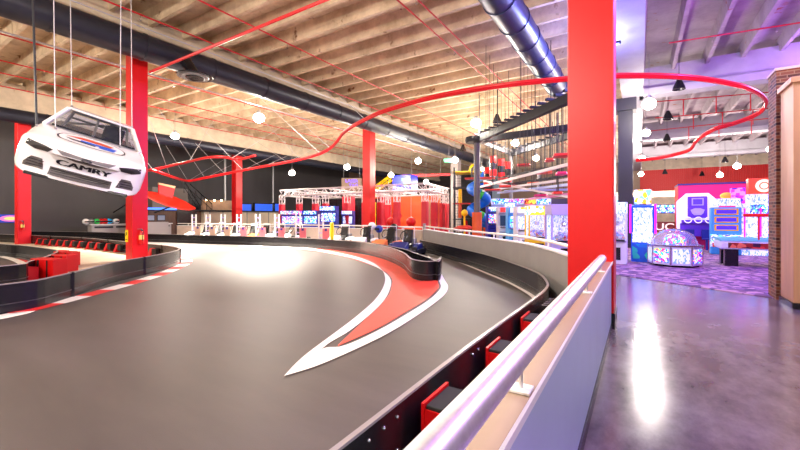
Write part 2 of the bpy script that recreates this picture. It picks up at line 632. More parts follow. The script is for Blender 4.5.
# ---------------------------------------------------------------- floor surfaces of the track
infield_top = [(-9.4, -2.5), (-8.85, 1.0)]
near_px = [(0, 284.5), (60, 275), (112, 262.5), (150, 256), (170, 252), (179, 249.3), (176, 247), (162, 245), (125, 241.5), (82, 237.6), (32, 235.2), (0, 234)]
inf_pts = [Vector((-9.2, -5, 0)), Vector((-8.9, -1, 0))] + [P(x, y, .48).to_2d().to_3d() for x, y in near_px]
inf_path = smooth_path(inf_pts, 5)
struct('floor', MB().prism([(p.x, p.y) for p in inf_path] + [(-35.8, 6.5), (-35.8, -5)], 0, .012), M_INF)

M_RIM = mat('barrier_rim', (150, 142, 140), .3)
def barrier(label, path, h=.48, rim=M_RIM, m=M_BLACK, joints=0):
    t = thing('track_barrier', label, 'barrier', (path[0].x, path[0].y, 0))
    q = [(p.x - path[0].x, p.y - path[0].y) for p in path]
    MB().wall(q, 0, h - .012, .03).build('panel', m, t)
    MB().wall(q, h - .012, h + .004, .034).build('top_rim', rim, t)
    MB().wall(q, .14, .155, .036).build('seam', mat('barrier_seam', (60, 58, 62), .35), t)
    if joints:
        L = 0
        for i in range(len(q) - 1):
            L += math.dist(q[i], q[i + 1])
            if L > joints:
                L = 0
                MB().box((q[i][0], q[i][1], h / 2), (.07, .07, h + .01)).build('joint', M_BLACK, t)
    return t
barrier('long black barrier curving round the concrete infield with the kerb at its foot', inf_path, joints=2.4)

# inner lane hairpin inside the infield (left edge)
lane_px = [(0, 243.5), (20, 245), (40, 247.3), (52, 249), (57.5, 251), (50, 255), (30, 261), (0, 266)]
lane = smooth_path([Vector((-30, 4.1, 0))] + [P(x, y, .48).to_2d().to_3d() for x, y in lane_px] + [Vector((-12.2, -1, 0)), Vector((-12.2, -5, 0))], 5)
struct('floor', MB().prism([(p.x, p.y) for p in lane] + [(-30, -5)], .012, .02), M_ASPH)
barrier('black barrier of the small hairpin inside the infield at the left edge', lane, rim=mat('pale_rim', (190, 182, 178), .35))

def strip(path, w, z=.006, mb=None):
    mb = mb or MB()
    L, R = offset(path, w / 2), offset(path, -w / 2)
    n = len(path)
    vs = [(a[0], a[1], z) for a in L] + [(b[0], b[1], z) for b in R]
    mb.add(vs, [(i, i + 1, n + i + 1, n + i) for i in range(n - 1)])
    return mb
M_LINE = mat('line_white', (236, 230, 226), .5)
M_KRED = mat('kerb_red', (222, 30, 32), .5)
hp = [P(x, y) for x, y in [(0, 257), (8, 258.5), (16, 261), (22, 264), (24, 267)]]
tag(strip(smooth_path(hp, 4), .22, .024).build('painted_line', M_LINE), 'white curved line on the hairpin asphalt at the left edge', 'floor marking')
tag(MB().prism([(p.x, p.y) for p in [P(6, 257.5), P(28, 261), P(24, 266), P(16, 260.5)]], .02, .0235).build('painted_corner', M_KRED), 'red painted corner of the hairpin at the left edge', 'floor marking')

# kerb: alternating red and white blocks along the infield barrier
kerb_px = [(0, 317.5), (25, 311), (60, 302.5), (100, 292), (140, 281), (165, 273), (180, 266.5), (186.5, 262.5), (186, 259), (180, 256.5), (172, 254.5)]
kp = smooth_path([Vector((-7.9, -.4, 0))] + [P(x, y) for x, y in kerb_px], 8)
acc, cur, segs = 0, [kp[0]], []
for i in range(1, len(kp)):
    a, b = kp[i - 1], kp[i]
    d = (b - a).length
    while acc + d >= .62:
        t_ = (.62 - acc) / d
        m_ = a.lerp(b, t_)
        cur.append(m_)
        segs.append(cur)
        cur = [m_]
        a = m_
        d = (b - a).length
        acc = 0
    acc += d
    cur.append(b)
kr = thing('track_kerb', 'red and white kerb painted on the asphalt round the infield bend', 'kerb', (0, 0, 0))
for i, sg in enumerate(segs):
    pts = [sg[0]] + [p for p in sg[1:-1] if (p - sg[0]).length > .02 and (p - sg[-1]).length > .02] + [sg[-1]]
    strip(pts, .34, .007).build('kerb_block', (M_KRED, M_LINE)[i % 2], kr)

# far barrier and the tapering island in the middle of the photo
far_px = [(-40, 233), (30, 236), (90, 239.5), (140, 241.5), (200, 243.7), (250, 245.3), (300, 247.6), (350, 252), (375, 256.5), (392, 262), (404, 269), (409, 275), (414, 278.5), (426, 281), (437, 279.5), (441, 274)]
isl = [P(x, y) for x, y in far_px]
back_px = [(438, 261.2), (427, 256.8), (414, 252.5), (405, 249.2), (386, 245.2), (368, 242.3), (350, 240.2)]
isl_b = [P(x, y, .48).to_2d().to_3d() for x, y in back_px]
far_path = smooth_path(isl[3:] , 6)
barrier('long charcoal barrier before the kart pit, its rounded black nose at the red paint', far_path + smooth_path([isl[-1]] + isl_b, 5)[1:], joints=0)
fl = smooth_path([Vector((-35.9, 8.6, 0))] + [P(x, y) for x, y in [(0, 237.5), (60, 238.5), (100, 239.5)]] + [isl[3]], 5)
barrier('dark barrier at the foot of the left wall before the helmet counter', fl)

# painted swoosh
inner_px = [(240, 246.0), (300, 248.6), (320, 250.5), (350, 256.5), (372, 263.5), (383, 271), (387.5, 279), (386, 289), (380, 301), (366, 315), (345, 331), (320, 349), (300, 364), (284, 376.8)]
outer_px = [(437, 276), (443, 281), (446, 287), (443, 293.5), (432, 303), (412, 317), (385, 333), (350, 350), (315, 366), (284, 376.8)]
inn = smooth_path([P(x, y) for x, y in inner_px], 5)
out = smooth_path([P(x, y) for x, y in outer_px], 5)
M_SRED = mat('swoosh_red', (232, 72, 52), .5, noise=.06, scale=2)
def band(a, b, z):
    n = len(a)
    mb = MB()
    mb.add([(p.x, p.y, z) for p in a] + [(p.x, p.y, z) for p in b], [(i, i + 1, n + i + 1, n + i) for i in range(n - 1)])
    return mb
def pts_px(l):
    return smooth_path([P(x, y) for x, y in l], 5)
tag(band(pts_px([(240, 245.6), (300, 247.7), (320, 249.8), (350, 255.3), (370, 261.5), (380.5, 268.5), (385, 277), (383.5, 287), (375, 300), (358, 315.5), (338, 331), (313, 349.5), (298, 362), (284, 376.8)]),
         pts_px([(240, 246.6), (300, 249.2), (320, 251.6), (350, 257.8), (371, 265), (384.5, 272.5), (390.8, 280.5), (389.3, 291), (383, 302), (370, 315), (350, 331), (330, 343), (321, 350), (284, 376.8)]), .009).build('painted_line', M_LINE),
    'white stripe on the left side of the red swoosh painted on the track', 'floor marking')
tag(band(pts_px([(441, 273), (444.5, 280), (448, 286.5), (445.5, 294), (434, 304), (414, 318), (387, 334.5), (352, 351.5), (317, 366.5), (284, 376.8)]),
         pts_px([(436, 276), (439, 281.5), (441, 286.5), (438, 292), (428, 301), (406, 315), (379, 330.5), (345, 346), (321, 350), (284, 376.8)][:10]), .0095).build('painted_line', M_LINE),
    'white stripe on the right side of the red swoosh painted on the track', 'floor marking')
la = pts_px([(300, 247.8), (325, 249.3), (350, 252.8), (375, 257), (392, 262.5), (404, 269.5), (413, 278.8), (426, 281.3), (437, 279.8), (438, 283), (439.2, 287), (436, 291), (426, 300), (404, 313.5), (377, 329), (338, 346.5)])
lb = pts_px([(300, 249.6), (325, 252.8), (350, 258.6), (372, 265.7), (381, 269.8), (386.5, 272.8), (391, 277.5), (392.6, 281.5), (391.9, 285), (391.2, 289), (390, 293), (387, 298), (380, 306), (368, 317.5), (356, 328.5), (338, 345.5)])
tag(band(la, lb, .0075).build('painted_area', M_SRED), 'red painted curved wedge on the asphalt, between two white stripes', 'floor marking')

# ---------------------------------------------------------------- right lane barrier and low walls
rb = [Vector((-1.26, -3, 0)), Vector((-1.25, 0, 0)), P(334, 450, .48).to_2d().to_3d(), Vector((-1.24, 3, 0)), P(532, 300, .48).to_2d().to_3d()]
rb += [P(x, y, .48).to_2d().to_3d() for x, y in [(545, 289.5), (547.5, 283), (542, 275.5), (534, 271), (520, 265.5), (500, 258.6), (482, 253.5), (460, 248.3), (440, 243.9), (420, 239.8)]]
rb_path = smooth_path(rb, 7)
tb = barrier('long black barrier along the low wall, turning left at the big red column', rb_path)
# bolts on its near back face
for (x, z) in [(1.62, .40), (1.76, .40), (1.90, .40), (1.76, .2), (1.90, .2), (3.1, .4), (3.24, .4), (4.3, .4), (4.42, .4), (4.3, .2), (4.42, .2), (5.15, .4), (5.25, .4), (5.15, .2), (5.25, .2)]:
    MB().ball((-1.245 - rb_path[0].x + .024, x - rb_path[0].y, z), .013, 8).build('bolt', M_CHROME, tb, smooth=True)
ln = [P(x, y) for x, y in [(414, 246.3), (418, 248), (430, 250.7), (447, 257), (482, 271.5), (505, 281), (520, 288.5), (530, 294.5), (536, 299.5)]]
tag(strip(smooth_path(ln, 5), .1, .007).build('painted_line', M_LINE), 'white line along the foot of the right lane barrier', 'floor marking')

M_WALLR = mat('low_wall_bluegrey', (172, 196, 220), .3, noise=.04, scale=2)
M_CAP = mat('wall_cap_metal', (176, 152, 134), .4, .25, noise=.08, scale=3, stretch=(1, .2, 1))
M_WALLN = mat('low_wall_grey', (150, 146, 146), .5, noise=.06, scale=1.5)
t = thing('parapet', 'low blue-grey wall in the foreground with a beige metal cap', 'low wall', (-.405, 1.3, 0))
MB().box((0, 0, .46), (.13, 9.6, .92)).build('panel', M_WALLR, t)
MB().box((-.015, 0, .93), (.2, 9.6, .022)).build('cap', M_CAP, t)
MB().box((.08, 0, .935), (.012, 9.6, .03)).build('edge_trim', M_WHITE, t)
MB().box((.072, 0, .045), (.016, 9.6, .09)).build('baseboard', M_BLACK, t)
t = thing('handrail', 'brushed steel handrail on top of the foreground low wall', 'handrail', (-.379, 1.3, .942))
MB().cyl((0, -4.8, .143), (0, 3.78, .143), .046, n=24).build('rail', M_STEEL, t, smooth=True)
MB().ball((0, 3.78, .143), .046, 20).build('end_cap', M_STEEL, t, smooth=True)
for y in (-1.95, .15, 2.25, 3.65):
    pp = MB().cyl((.0, y, .0), (0, y, .1), .009, n=10).build('post', M_STEEL, t, smooth=True)
    MB().box((0, y, .006), (.08, .08, .01)).build('base_plate', M_WHITE, t, bevel=.002)

def lowwall(label, path, h, m, rail=True, raillabel=None, capm=M_WHITE, step=1.5):
    o = path[0]
    q = [(p.x - o.x, p.y - o.y) for p in path]
    t = thing('parapet', label, 'low wall', (o.x, o.y, 0))
    MB().wall(q, 0, h, .14).build('panel', m, t)
    MB().wall(q, h, h + .025, .19).build('cap', capm, t)
    if rail:
        r = thing('handrail', raillabel, 'handrail', (o.x, o.y, h + .025))
        MB().tube([(a, b, .13) for a, b in q], .03, 8).build('rail', mat('rail_white', (228, 220, 214), .35, .2), r, smooth=True)
        L = 9
        for i in range(len(q) - 1):
            L += math.dist(q[i], q[i + 1])
            if L > step:
                L = 0
                MB().cyl((q[i][0], q[i][1], 0), (q[i][0], q[i][1], .13), .018, n=8).build('post', M_WHITE, r)
    return t
w1 = smooth_path([Vector((-.92, 6.75, 0)), Vector((-1.55, 8.0, 0)), Vector((-2.45, 9.4, 0)), Vector((-4.3, 11.3, 0)), Vector((-6.5, 13.5, 0)), Vector((-8.55, 15.75, 0))], 5)
lowwall('grey low wall running from the big red column behind the right lane', w1, .92, M_WALLN, raillabel='pale handrail on the grey low wall behind the right lane')
w2 = smooth_path([Vector((-8.75, 15.85, 0)), Vector((-13, 16.3, 0)), Vector((-20, 15.4, 0)), Vector((-27, 14.0, 0))], 5)
M_WALLP = mat('low_wall_beige', (196, 176, 162), .6, noise=.05)
lowwall('beige low wall behind the parked karts', w2, .86, M_WALLP, raillabel='white handrail on the beige low wall behind the karts')
t = tag(MB().box((-8.63, 15.83, .6), (.1, .1, 1.2)).build('corner_post', M_WALLN), 'grey corner post where the two far low walls meet', 'post')

# ---------------------------------------------------------------- barrier braces (red tyre-block fronts)
def brace(loc, rz, label, s=1.0, group=None):
    t = thing('barrier_brace', label, 'barrier brace', loc, rz, group)
    # local +x points away from the barrier
    MB().prism([(0, -.16 * s), (.14 * s, -.16 * s), (.34 * s, -.09 * s), (.34 * s, .09 * s), (.14 * s, .16 * s), (0, .16 * s)], .02, .415 * s).build('block', M_RUB, t, bevel=.008)
    MB().box((-.012, 0, .215 * s), (.02, .36 * s, .43 * s)).box((.07 * s, -.165 * s, .2 * s), (.15 * s, .012, .38 * s)).build('clamp', M_RED, t)
    return t
for i, y in enumerate((1.05, 2.25, 3.42, 4.58)):
    l = ['black brace block with red clamp nearest the camera, behind the barrier', 'black brace block with red clamp beside the steel rail, second from the camera',
         'second visible brace block up the near barrier, red clamped', 'third small red clamped brace block before the big red column'][i]
    brace((-1.13, y, 0), 0, l)
# chrome roller rods in the bend
t = thing('barrier_tensioner', 'bundle of small steel rods behind the barrier bend at the big red column', 'tensioner', (-1.0, 5.75, 0))
for k in range(5):
    MB().cyl((-.14, -.3 + k * .12, .36), (.1, -.26 + k * .12, .36), .014, n=8).build('rod', M_CHROME, t)
MB().box((.12, -.02, .22), (.05, .62, .44)).build('bracket', M_RED, t)
MB().box((-.02, -.02, .12), (.1, .6, .24)).build('base', M_RUB, t)

# blocks along the back of the infield barrier: small red wedges
wedge = None
names = []
row = [(38, 243.5), (44, 244.2), (51, 244.8), (58, 245.2), (65, 245.7), (72, 246.3), (80, 247), (89, 248), (97, 248.8), (107, 249.8), (117, 251), (151, 255.8), (160, 255.5), (166.5, 254.5)]
for i, (x, y) in enumerate(row):
    p = P(x, y + 1.3)
    if wedge is None:
        t = thing('barrier_brace', '', 'barrier brace', p, 0, 'small red braces along the far infield barrier')
        MB().xprism([(-.12, 0), (.10, 0), (.10, .34), (.0, .34)], -.10, .10).build('wedge', M_RED, t)
        MB().box((.28, .06, .2), (.3, .2, .24)).build('block', M_RUB, t)
        wedge = t
    else:
        t = dup(wedge, p)
    t['label'] = 'small red wedge brace with black block, in the row along the far infield barrier'
# larger red boxes of the hairpin
_unused = [(61, 276.5, .62, 'red plastic box nearest the infield barrier, the biggest of the red boxes', .9), (68, 268, .55, 'red plastic box second behind the hairpin barrier', .9), (74, 262.5, .5, 'red plastic box third behind the hairpin barrier', .85), (66, 256.5, .3, 'small far red plastic box at the tip of the hairpin', .6)]
for i, (x, y, h, l, w) in enumerate([(48, 278.5, .5, 'large red plastic box, nearest of the red boxes beside the hairpin', .95), (62, 271.5, .47, 'red plastic box second from the front beside the hairpin', .85), (66, 266, .45, 'red plastic box third from the front beside the hairpin', .8), (60, 255.5, .2, 'small red plastic box at the far tip of the hairpin', .5)]):
    p = P(x, y)
    t = thing('barrier_box', l, 'barrier box', p, .32)
    MB().box((0, 0, h / 2 + .012), (w * .8, .3, h)).build('shell', M_RED, t, bevel=.02)
    MB().box((w * .4 + .02, 0, h / 2 + .012), (.04, .34, h * .96)).build('end_cap', M_RED, t, bevel=.01)
    MB().box((-.1, -.155, h / 2), (.05, .02, h * .9)).box((.2, -.155, h / 2), (.03, .02, h * .9)).build('strap', M_RUB, t)
    MB().box((-w * .4 - .12, .1, h * .4), (.2, .26, h * .7)).build('rubber_block', M_RUB, t)
p = P(24, 281)
t = thing('barrier_box', 'small red and black wedge box close to the near infield barrier at left', 'barrier box', p, .3)
MB().xprism([(-.12, 0), (.12, 0), (.12, .34), (-.12, .38)], .05, .3).build('shell', M_RED, t)
MB().box((-.15, 0, .17), (.36, .26, .3)).build('rubber_block', M_RUB, t)
# ================================================================ LAMPS
# (px, py, height) of each lit high-bay seen in the photo
lamps = [(175, 136, 6.4, 'over the left of the track near the infield column'), (259, 118, 6.6, 'brightest one, over the middle of the track left of centre'),
         (476, 123, 6.6, 'high over the truss frame, right of centre'), (292, 173, 4.9, 'low before the dark wall, left of the truss frame'),
         (347, 167, 5.2, 'just left of the middle red column'), (391, 175, 5.0, 'just right of the middle red column'),
         (418, 161, 5.6, 'above the near corner of the truss frame'), (426, 182, 4.6, 'lowest over the truss frame roof'),
         (455, 160, 5.6, 'beside the pale grey column top'), (482, 170, 5.2, 'behind the grey post of the play tower'),
         (515, 143, 6.0, 'between the dark canopy beams'), (536, 158, 5.6, 'under the dark canopy beams'),
         (649, 104, 6.5, 'largest one right of the big red column'), (646, 133, 6.4, 'second one down beside the charcoal column'),
         (642, 158, 6.0, 'third one down beside the charcoal column'), (641, 174, 5.4, 'lowest one beside the charcoal column'),
         (720, 175, 5.0, 'above the pink booth'), (737, 166, 5.2, 'upper right of the pink booth'), (771, 149, 5.8, 'beside the brick pillar edge')]
LC = (1.0, .90, .76)
LCR = (1.0, .90, .82)
def make_lamp(loc, label, power, col, r=.2, down=0):
    t = thing('pendant_lamp', label, 'pendant lamp', loc, 0, None)
    MB().ball((0, 0, 0), r, 16, (1, 1, .85)).build('globe', M_LAMP, t, smooth=True)
    MB().lathe([(.05, r * .8 + .16), (.1, r * .8 + .14), (.12, r * .8), (.1, r * .8 - .04)]).build('socket', M_GREY, t, smooth=True)
    MB().cyl((0, 0, r * .8 + .16), (0, 0, RB + .4 - loc[2]), .012, n=6).build('cable', M_GREY, t)
    lamp_light('lamp_glow', (0, 0, -r * .85 - .12), power, col, .22, t)
    if down:
        sl = bpy.data.lights.new('lamp_throw', 'SPOT')
        sl.energy = down
        sl.color = col
        sl.spot_size = math.radians(92)
        sl.spot_blend = .9
        sl.shadow_soft_size = .25
        so = bpy.data.objects.new('lamp_throw', sl)
        C.objects.link(so)
        so.parent = t
        hd = Vector((-loc[0], -loc[1], 0)).normalized() * (2.0 if down > 5000 else 0) + Vector((0, 0, -6))
        so.rotation_euler = hd.to_track_quat('-Z', 'Y').to_euler()
        so.location = (0, 0, -r * .85 - .15)
    return t
for px, py, z, where in lamps:
    py_ = py
    p = P(px, py, z)
    right = px > 600
    if p.x < XL + .8:
        p = onX(px, py, XL + .8)
    if p.y > YF - 1:
        p = onY(px, py, YF - 1)
    make_lamp(p, 'lit globe pendant lamp ' + where, (700 if py_ > 130 else 900) if not right else (1500 if py > 155 else 420), LC if not right else LCR, .28 if px in (259, 649, 476) else .23, {175: 18000, 259: 17000, 476: 3000}.get(px, 0))
# unseen lamps of the same kind, added for fill at the camera end
for i, (x, y) in enumerate([(-4, 2.4), (-11, -3.5), (-3, -5.0), (-20, -2), (3.6, 1.5), (4.0, 7.2), (-29.5, 2.0)]):
    make_lamp(Vector((x, y, 6.6)), 'added unseen pendant lamp near the camera, ' + ['above the near track', 'behind the camera at left', 'behind the camera', 'over the far left lane', 'above the walkway', 'above the walkway by the brick pillar', 'in the left corner', 'over the track before the big red column'][i],
              1250 if x < 0 else 420, LC if x < 0 else LCR)

# small unlit bell pendants
BW = {497: 'above the toothed canopy girder', 463: 'left of the grey canopy post', 679: 'highest in the right bay', 668: 'second down in the right bay', 667: 'third down in the right bay', 725: 'above the right of the pink booth', 665: 'before the red panel wall, at its left', 702: 'before the red panel wall, in its middle'}
proto = None
for px, py, z in [(497, 119, 6.9), (463, 148, 6.9), (679, 85, 7.3), (668, 116, 7.0), (667, 138, 6.9), (725, 160, 6.3), (665, 172, 6.0), (702, 174, 6.0)]:
    p = P(px, py, z)
    if p.y > YF - 1: p = onY(px, py, YF - 1)
    s = 1
    t = thing('bell_pendant', 'small unlit black bell pendant, ' + BW[px], 'pendant lamp', p, 0, 'small black bell pendants')
    MB().lathe([(.03, .3), (.08, .27), (.14, .12), (.22, -.08), (.25, -.2), (.22, -.2), (.02, .1)], n=14).build('shade', M_BLACK, t, smooth=True)
    MB().cyl((0, 0, .28), (0, 0, RB + .4 - p.z), .01, n=6).build('cable', M_BLACK, t)

# arcade glow: unseen violet and blue bars added to tint the games area
for i, (x, y, col, pw) in enumerate([(1.6, 9.7, (.32, .14, 1), 900), (3.6, 7.0, (.35, .25, 1), 420), (-1.15, 13.6, (.25, .3, 1), 800), (4.7, 13.2, (.55, .15, 1), 1100), (6.5, 20, (.5, .25, 1), 900)]):
    t = thing('violet_fill_bar', 'added unseen colour bar over the arcade floor, ' + ['above the walkway', 'above the wood frame', 'over the claw machines', 'behind the brick pillar', 'deep behind the brick pillar'][i], 'added light', (x, y, 6.9))
    MB().box((0, 0, .06), (1.3, .12, .06)).build('housing', M_BLACK, t)
    MB().box((0, 0, .02), (1.2, .07, .03)).build('tube', mat('violet_fill_tube_%d' % i, tuple(int(255 * c ** .45) for c in col), .4, emit=5), t)
    MB().cyl((-.5, 0, .09), (-.5, 0, RB + .3 - 6.9), .008, n=6).cyl((.5, 0, .09), (.5, 0, RB + .3 - 6.9), .008, n=6).build('hanger', M_GREY, t)
    lamp_light('bar_glow', (0, 0, -.15), pw, col, .3, t)

# a faint even ambience
w = bpy.data.worlds.new('world')
bpy.context.scene.world = w
w.use_nodes = True
w.node_tree.nodes['Background'].inputs[0].default_value = (.8, .85, 1, 1)
w.node_tree.nodes['Background'].inputs[1].default_value = .2

# ================================================================ CEILING SERVICES
M_DUCT = mat('duct_charcoal', (44, 46, 60), .38, .3, noise=.1, scale=2)
def duct(label, x, z, r, y0, y1, m=M_DUCT, ring=1.9):
    t = thing('air_duct', label, 'air duct', (x, (y0 + y1) / 2, z))
    L = (y1 - y0) / 2
    MB().cyl((0, -L, 0), (0, L, 0), r, n=28).build('pipe', m, t, smooth=True)
    k = -L + .6
    rg = MB()
    n = 0
    while k < L:
        MB().cyl((0, k - .03, 0), (0, k + .03, 0), r + .022, n=28).build('seam_ring', m, t, smooth=True)
        n += 1
        k += ring
    return t
d1 = duct('large charcoal air duct along the concrete beam over the infield column', -14.15, 7.25, .43, YB + .2, 50, ring=2.4)
p = onY(531, 48, 12.4)
X2 = onX(506, 0, -2.95)
d2 = duct('blue-black ribbed air duct ending at the dark steel canopy', -2.95, P(531, 44, 6.95).z + .05, .42, YB + .2, 17.2, mat('duct_blue', (52, 58, 92), .34, .4, noise=.1), 1.25)
d3 = duct('dark air duct along the far left beam', -28.0, 6.85, .36, YB + .2, 50, M_DUCT, 2.6)
# round diffuser under the first duct
p = onX(195, 78.5, -13.0)
t = thing('air_diffuser', 'round black ringed air diffuser under the large duct', 'air diffuser', (p.x, p.y, p.z + .05))
MB().cyl((0, 0, .02), (-.6, 0, 7.0 - p.z), .2, n=16).build('neck', M_BLACK, t, smooth=True)
for k, r in enumerate((.56, .42, .28)):
    MB().lathe([(r, 0 - .03 * k), (r + .02, .03 - .03 * k), (r - .05, .06 - .03 * k), (r - .09, .02 - .03 * k)], n=24).build('ring', (M_BLACK, M_GREY, M_BLACK)[k], t, smooth=True)
MB().lathe([(0, -.08), (.1, -.08), (.12, -.04), (.0, -.02)], n=20).build('core', M_BLACK, t, smooth=True)

# sprinkler pipes
def pipe(label, pts, r=.028, m=M_PIPE, name='sprinkler_pipe', cat='pipe', drops=()):
    t = thing(name, label, cat, pts[0])
    o = Vector(pts[0])
    MB().tube([Vector(p) - o for p in pts], r, 8).build('run', m, t, smooth=True)
    for q in drops:
        q = Vector(q) - o
        MB().cyl(q, q + Vector((0, 0, -.16)), .012, n=6).cyl(q + Vector((0, 0, -.17)), q + Vector((0, 0, -.19)), .035, n=10).build('sprinkler_head', M_CHROME, t)
    return t
ZP = 8.18
def ypipe(px, py, label, y1=50, z=ZP):
    p = P(px, py, z)
    pts = [(p.x, YB + .3, z), (p.x, y1, z)]
    pipe(label, pts, drops=[(p.x, y, z) for y in range(2, int(y1), 4)])
    return p.x
def xpipe_px(a, b, label, z=ZP, r=.028, m=M_PIPE):
    pa, pb = P(*a, z), P(*b, z)
    pipe(label, [pa, pb], r=r, m=m, drops=[pa.lerp(pb, .3), pa.lerp(pb, .7)])
ypipe(420, 20, 'thin red sprinkler pipe crossing the ribs left of the blue-black duct')
ypipe(480, 45 + 15, 'thin red sprinkler pipe crossing the ribs, nearest left of the canopy')
ypipe(250, 25, 'thin red sprinkler pipe crossing the ribs above the large duct')
ypipe(104, 0, 'thin red sprinkler pipe close along the large duct')
ypipe(590, 40, 'thin red sprinkler pipe beside the big red column', y1=21)
for (px, py, l) in [(100, 62, 'nearest the duct'), (90, 82, 'second from the duct'), (60, 86, 'third from the duct'), (100, 106, 'farthest from the duct')]:
    ypipe(px, py, 'thin red sprinkler pipe in the left bay, ' + l)
xpipe_px((669, 43), (830, 18), 'dark red sprinkler pipe high in the right bay', 8.27)
xpipe_px((660, 72.5), (830, 48), 'red sprinkler pipe just before the first right girder', 8.27)
for (a, b, z, l) in [((640, 103), (772, 92), 7.9, 'first behind the right girder'), ((655, 118), (772, 108), 7.9, 'second behind the right girder'), ((650, 131), (772, 118), 7.9, 'third behind the right girder')]:
    pa, pb = P(*a, z), P(*b, z)
    t = thing('sprinkler_pipe', 'thin red sprinkler pipe with short drops in the right bay, ' + l, 'pipe', pa)
    MB().cyl((0, 0, 0), pb - pa, .03, n=8).build('run', M_PIPE, t, smooth=True)
    for f in (.35, .6, .85):
        q = (pb - pa) * f
        MB().cyl(q, q - Vector((0, 0, .9)), .025, n=8).build('drop', M_PIPE, t, smooth=True)
# white conduits beside the first duct
xw = P(150, 30, 7.9).x
pipe('pale conduit running along the large duct, above it', [(xw, YB + .3, 7.9), (xw, 45, 7.9)], .022, mat('pale_conduit', (200, 196, 206), .4, .3), 'conduit', 'conduit')
xw = P(160, 77, 7.1).x
pipe('pair-like pale conduit running below the large duct', [(xw, YB + .3, 7.1), (xw, 40, 7.1)], .03, MATS['pale_conduit'], 'conduit', 'conduit')
# red tube from the infield column top up to the right
a, b = onY(150, 72, 6.5), P(335, -4, 7.0)
pipe('straight red tube rising from the infield column to the sky rail', [a, b], .045, mat('rail_red', (214, 26, 34), .32), 'rail_tube', 'rail tube')

# ================================================================ SKY RAIL
M_RAIL = mat('rail_red', (214, 26, 34), .32)
rail_pts = [(764, 98, 5.6), (757, 92, 5.6), (745, 86.5, 5.6), (728, 82.5, 5.6), (705, 78.5, 5.6), (680, 76, 5.6), (650, 75, 5.6), (617, 75, 5.6), (590, 76, 5.6), (568, 78, 5.6), (520, 82.5, 5.6), (480, 88, 5.6),
            (450, 93, 5.6), (425, 98.5, 5.6), (400, 105.5, 5.6), (380, 112, 5.55), (365, 119, 5.5), (352, 126, 5.4), (343, 133, 5.3), (337, 141, 5.2), (330, 148, 5.1), (318, 154, 5.0), (300, 159, 4.9), (275, 164, 4.8), (250, 168.5, 4.6), (225, 173.5, 4.4), (205, 177.5, 4.2), (188, 180.5, 4.1), (172, 176.5, 4.1), (155, 170.5, 4.2), (149, 170, 4.3)]
rp = [P(x, y, z) for x, y, z in rail_pts]
rp2 = [P(x, y, z) for x, y, z in [(764, 98, 5.6), (766, 103, 5.5), (763, 109, 5.4), (756, 114, 5.3), (745, 119, 5.2), (730, 124, 5.1), (716, 128, 5.0), (705, 134, 4.9), (696, 141, 4.8), (690, 149, 4.6), (675, 154, 4.5), (655, 158, 4.4), (636, 160, 4.4)]]
rp2 = [q if q.y < 50 else q for q in rp2]
path = smooth_path(list(reversed(rp2[1:])) + rp, 5)
t = thing('sky_rail', 'big red overhead rail sweeping in a loop across the whole hall', 'overhead rail', path[0])
o = path[0]
MB().tube([p - o for p in path], .062, 10).build('tube', M_RAIL, t, smooth=True)
MB().tube([p - o - Vector((0, 0, .07)) for p in path], .04, 6).build('lower_tube', M_RAIL, t, smooth=True)
M_WIRE = mat('wire', (196, 194, 200), .4, .4)
b2 = smooth_path([P(x, y, z) for x, y, z in [(149, 170.5, 4.3), (165, 167, 4.4), (185, 162.5, 4.5), (205, 158, 4.6), (222, 157, 4.7), (238, 159.5, 4.7), (255, 155.5, 4.8)]], 5)
t = thing('sky_rail', 'red return branch of the overhead rail passing behind the blue window column', 'overhead rail', b2[0])
MB().tube([p - b2[0] for p in b2], .07, 8).build('tube', M_RAIL, t, smooth=True)
# stay wires from the rail up to the roof
wires = [((153, 170), (110, 112)), ((170, 176), (128, 60)), ((188, 181), (150, 120)), ((205, 178), (158, 108)), ((190, 160), (228, 146)), ((225, 174), (178, 125)), ((243, 170), (192, 118)), ((232, 158), (300, 118 + 22)),
         ((262, 167), (220, 140)), ((287, 162), (240, 130)), ((300, 159), (255, 112)), ((320, 153), (262, 100)), ((262, 167), (310, 146)), ((330, 148), (285, 108)), ((205, 178), (262, 150)), ((188, 181), (240, 150)), ((243, 170), (290, 148)), ((290, 161), (330, 140)), ((365, 119), (330, 88)), ((600, 76), (640, 60)), ((735, 84), (760, 60)), ((700, 79), (655, 55))]
for i, (a, b) in enumerate(wires[:19]):
    z0 = 4.3 + max(0, (a[0] - 190)) / 140
    p0 = P(a[0], a[1], min(z0, 5.1) if a[0] < 340 else 5.5)
    ca, cb_ = ray(b[0])
    dd = min((RB - CH) * F / (YH - b[1]), 60)
    p1 = Vector((ca * dd, cb_ * dd, RB))
    if p1.x < XL + .3 or (p1 - p0).length > 14:
        k = 9.0 / (p1 - p0).length
        p1 = p0 + (p1 - p0) * k
        p1 = Vector((max(p1.x, XL + .3), p1.y, RB))
    t = thing('stay_wire', 'thin stay wire slanting from the red overhead rail up to the roof ribs', 'stay wire', p0, 0, 'stay wires of the red overhead rail')
    MB().cyl((0, 0, 0), p1 - p0, .012, n=5).build('wire', M_WIRE, t)
    MB().ball((0, 0, 0), .03, 8).build('clamp', M_GREY, t)

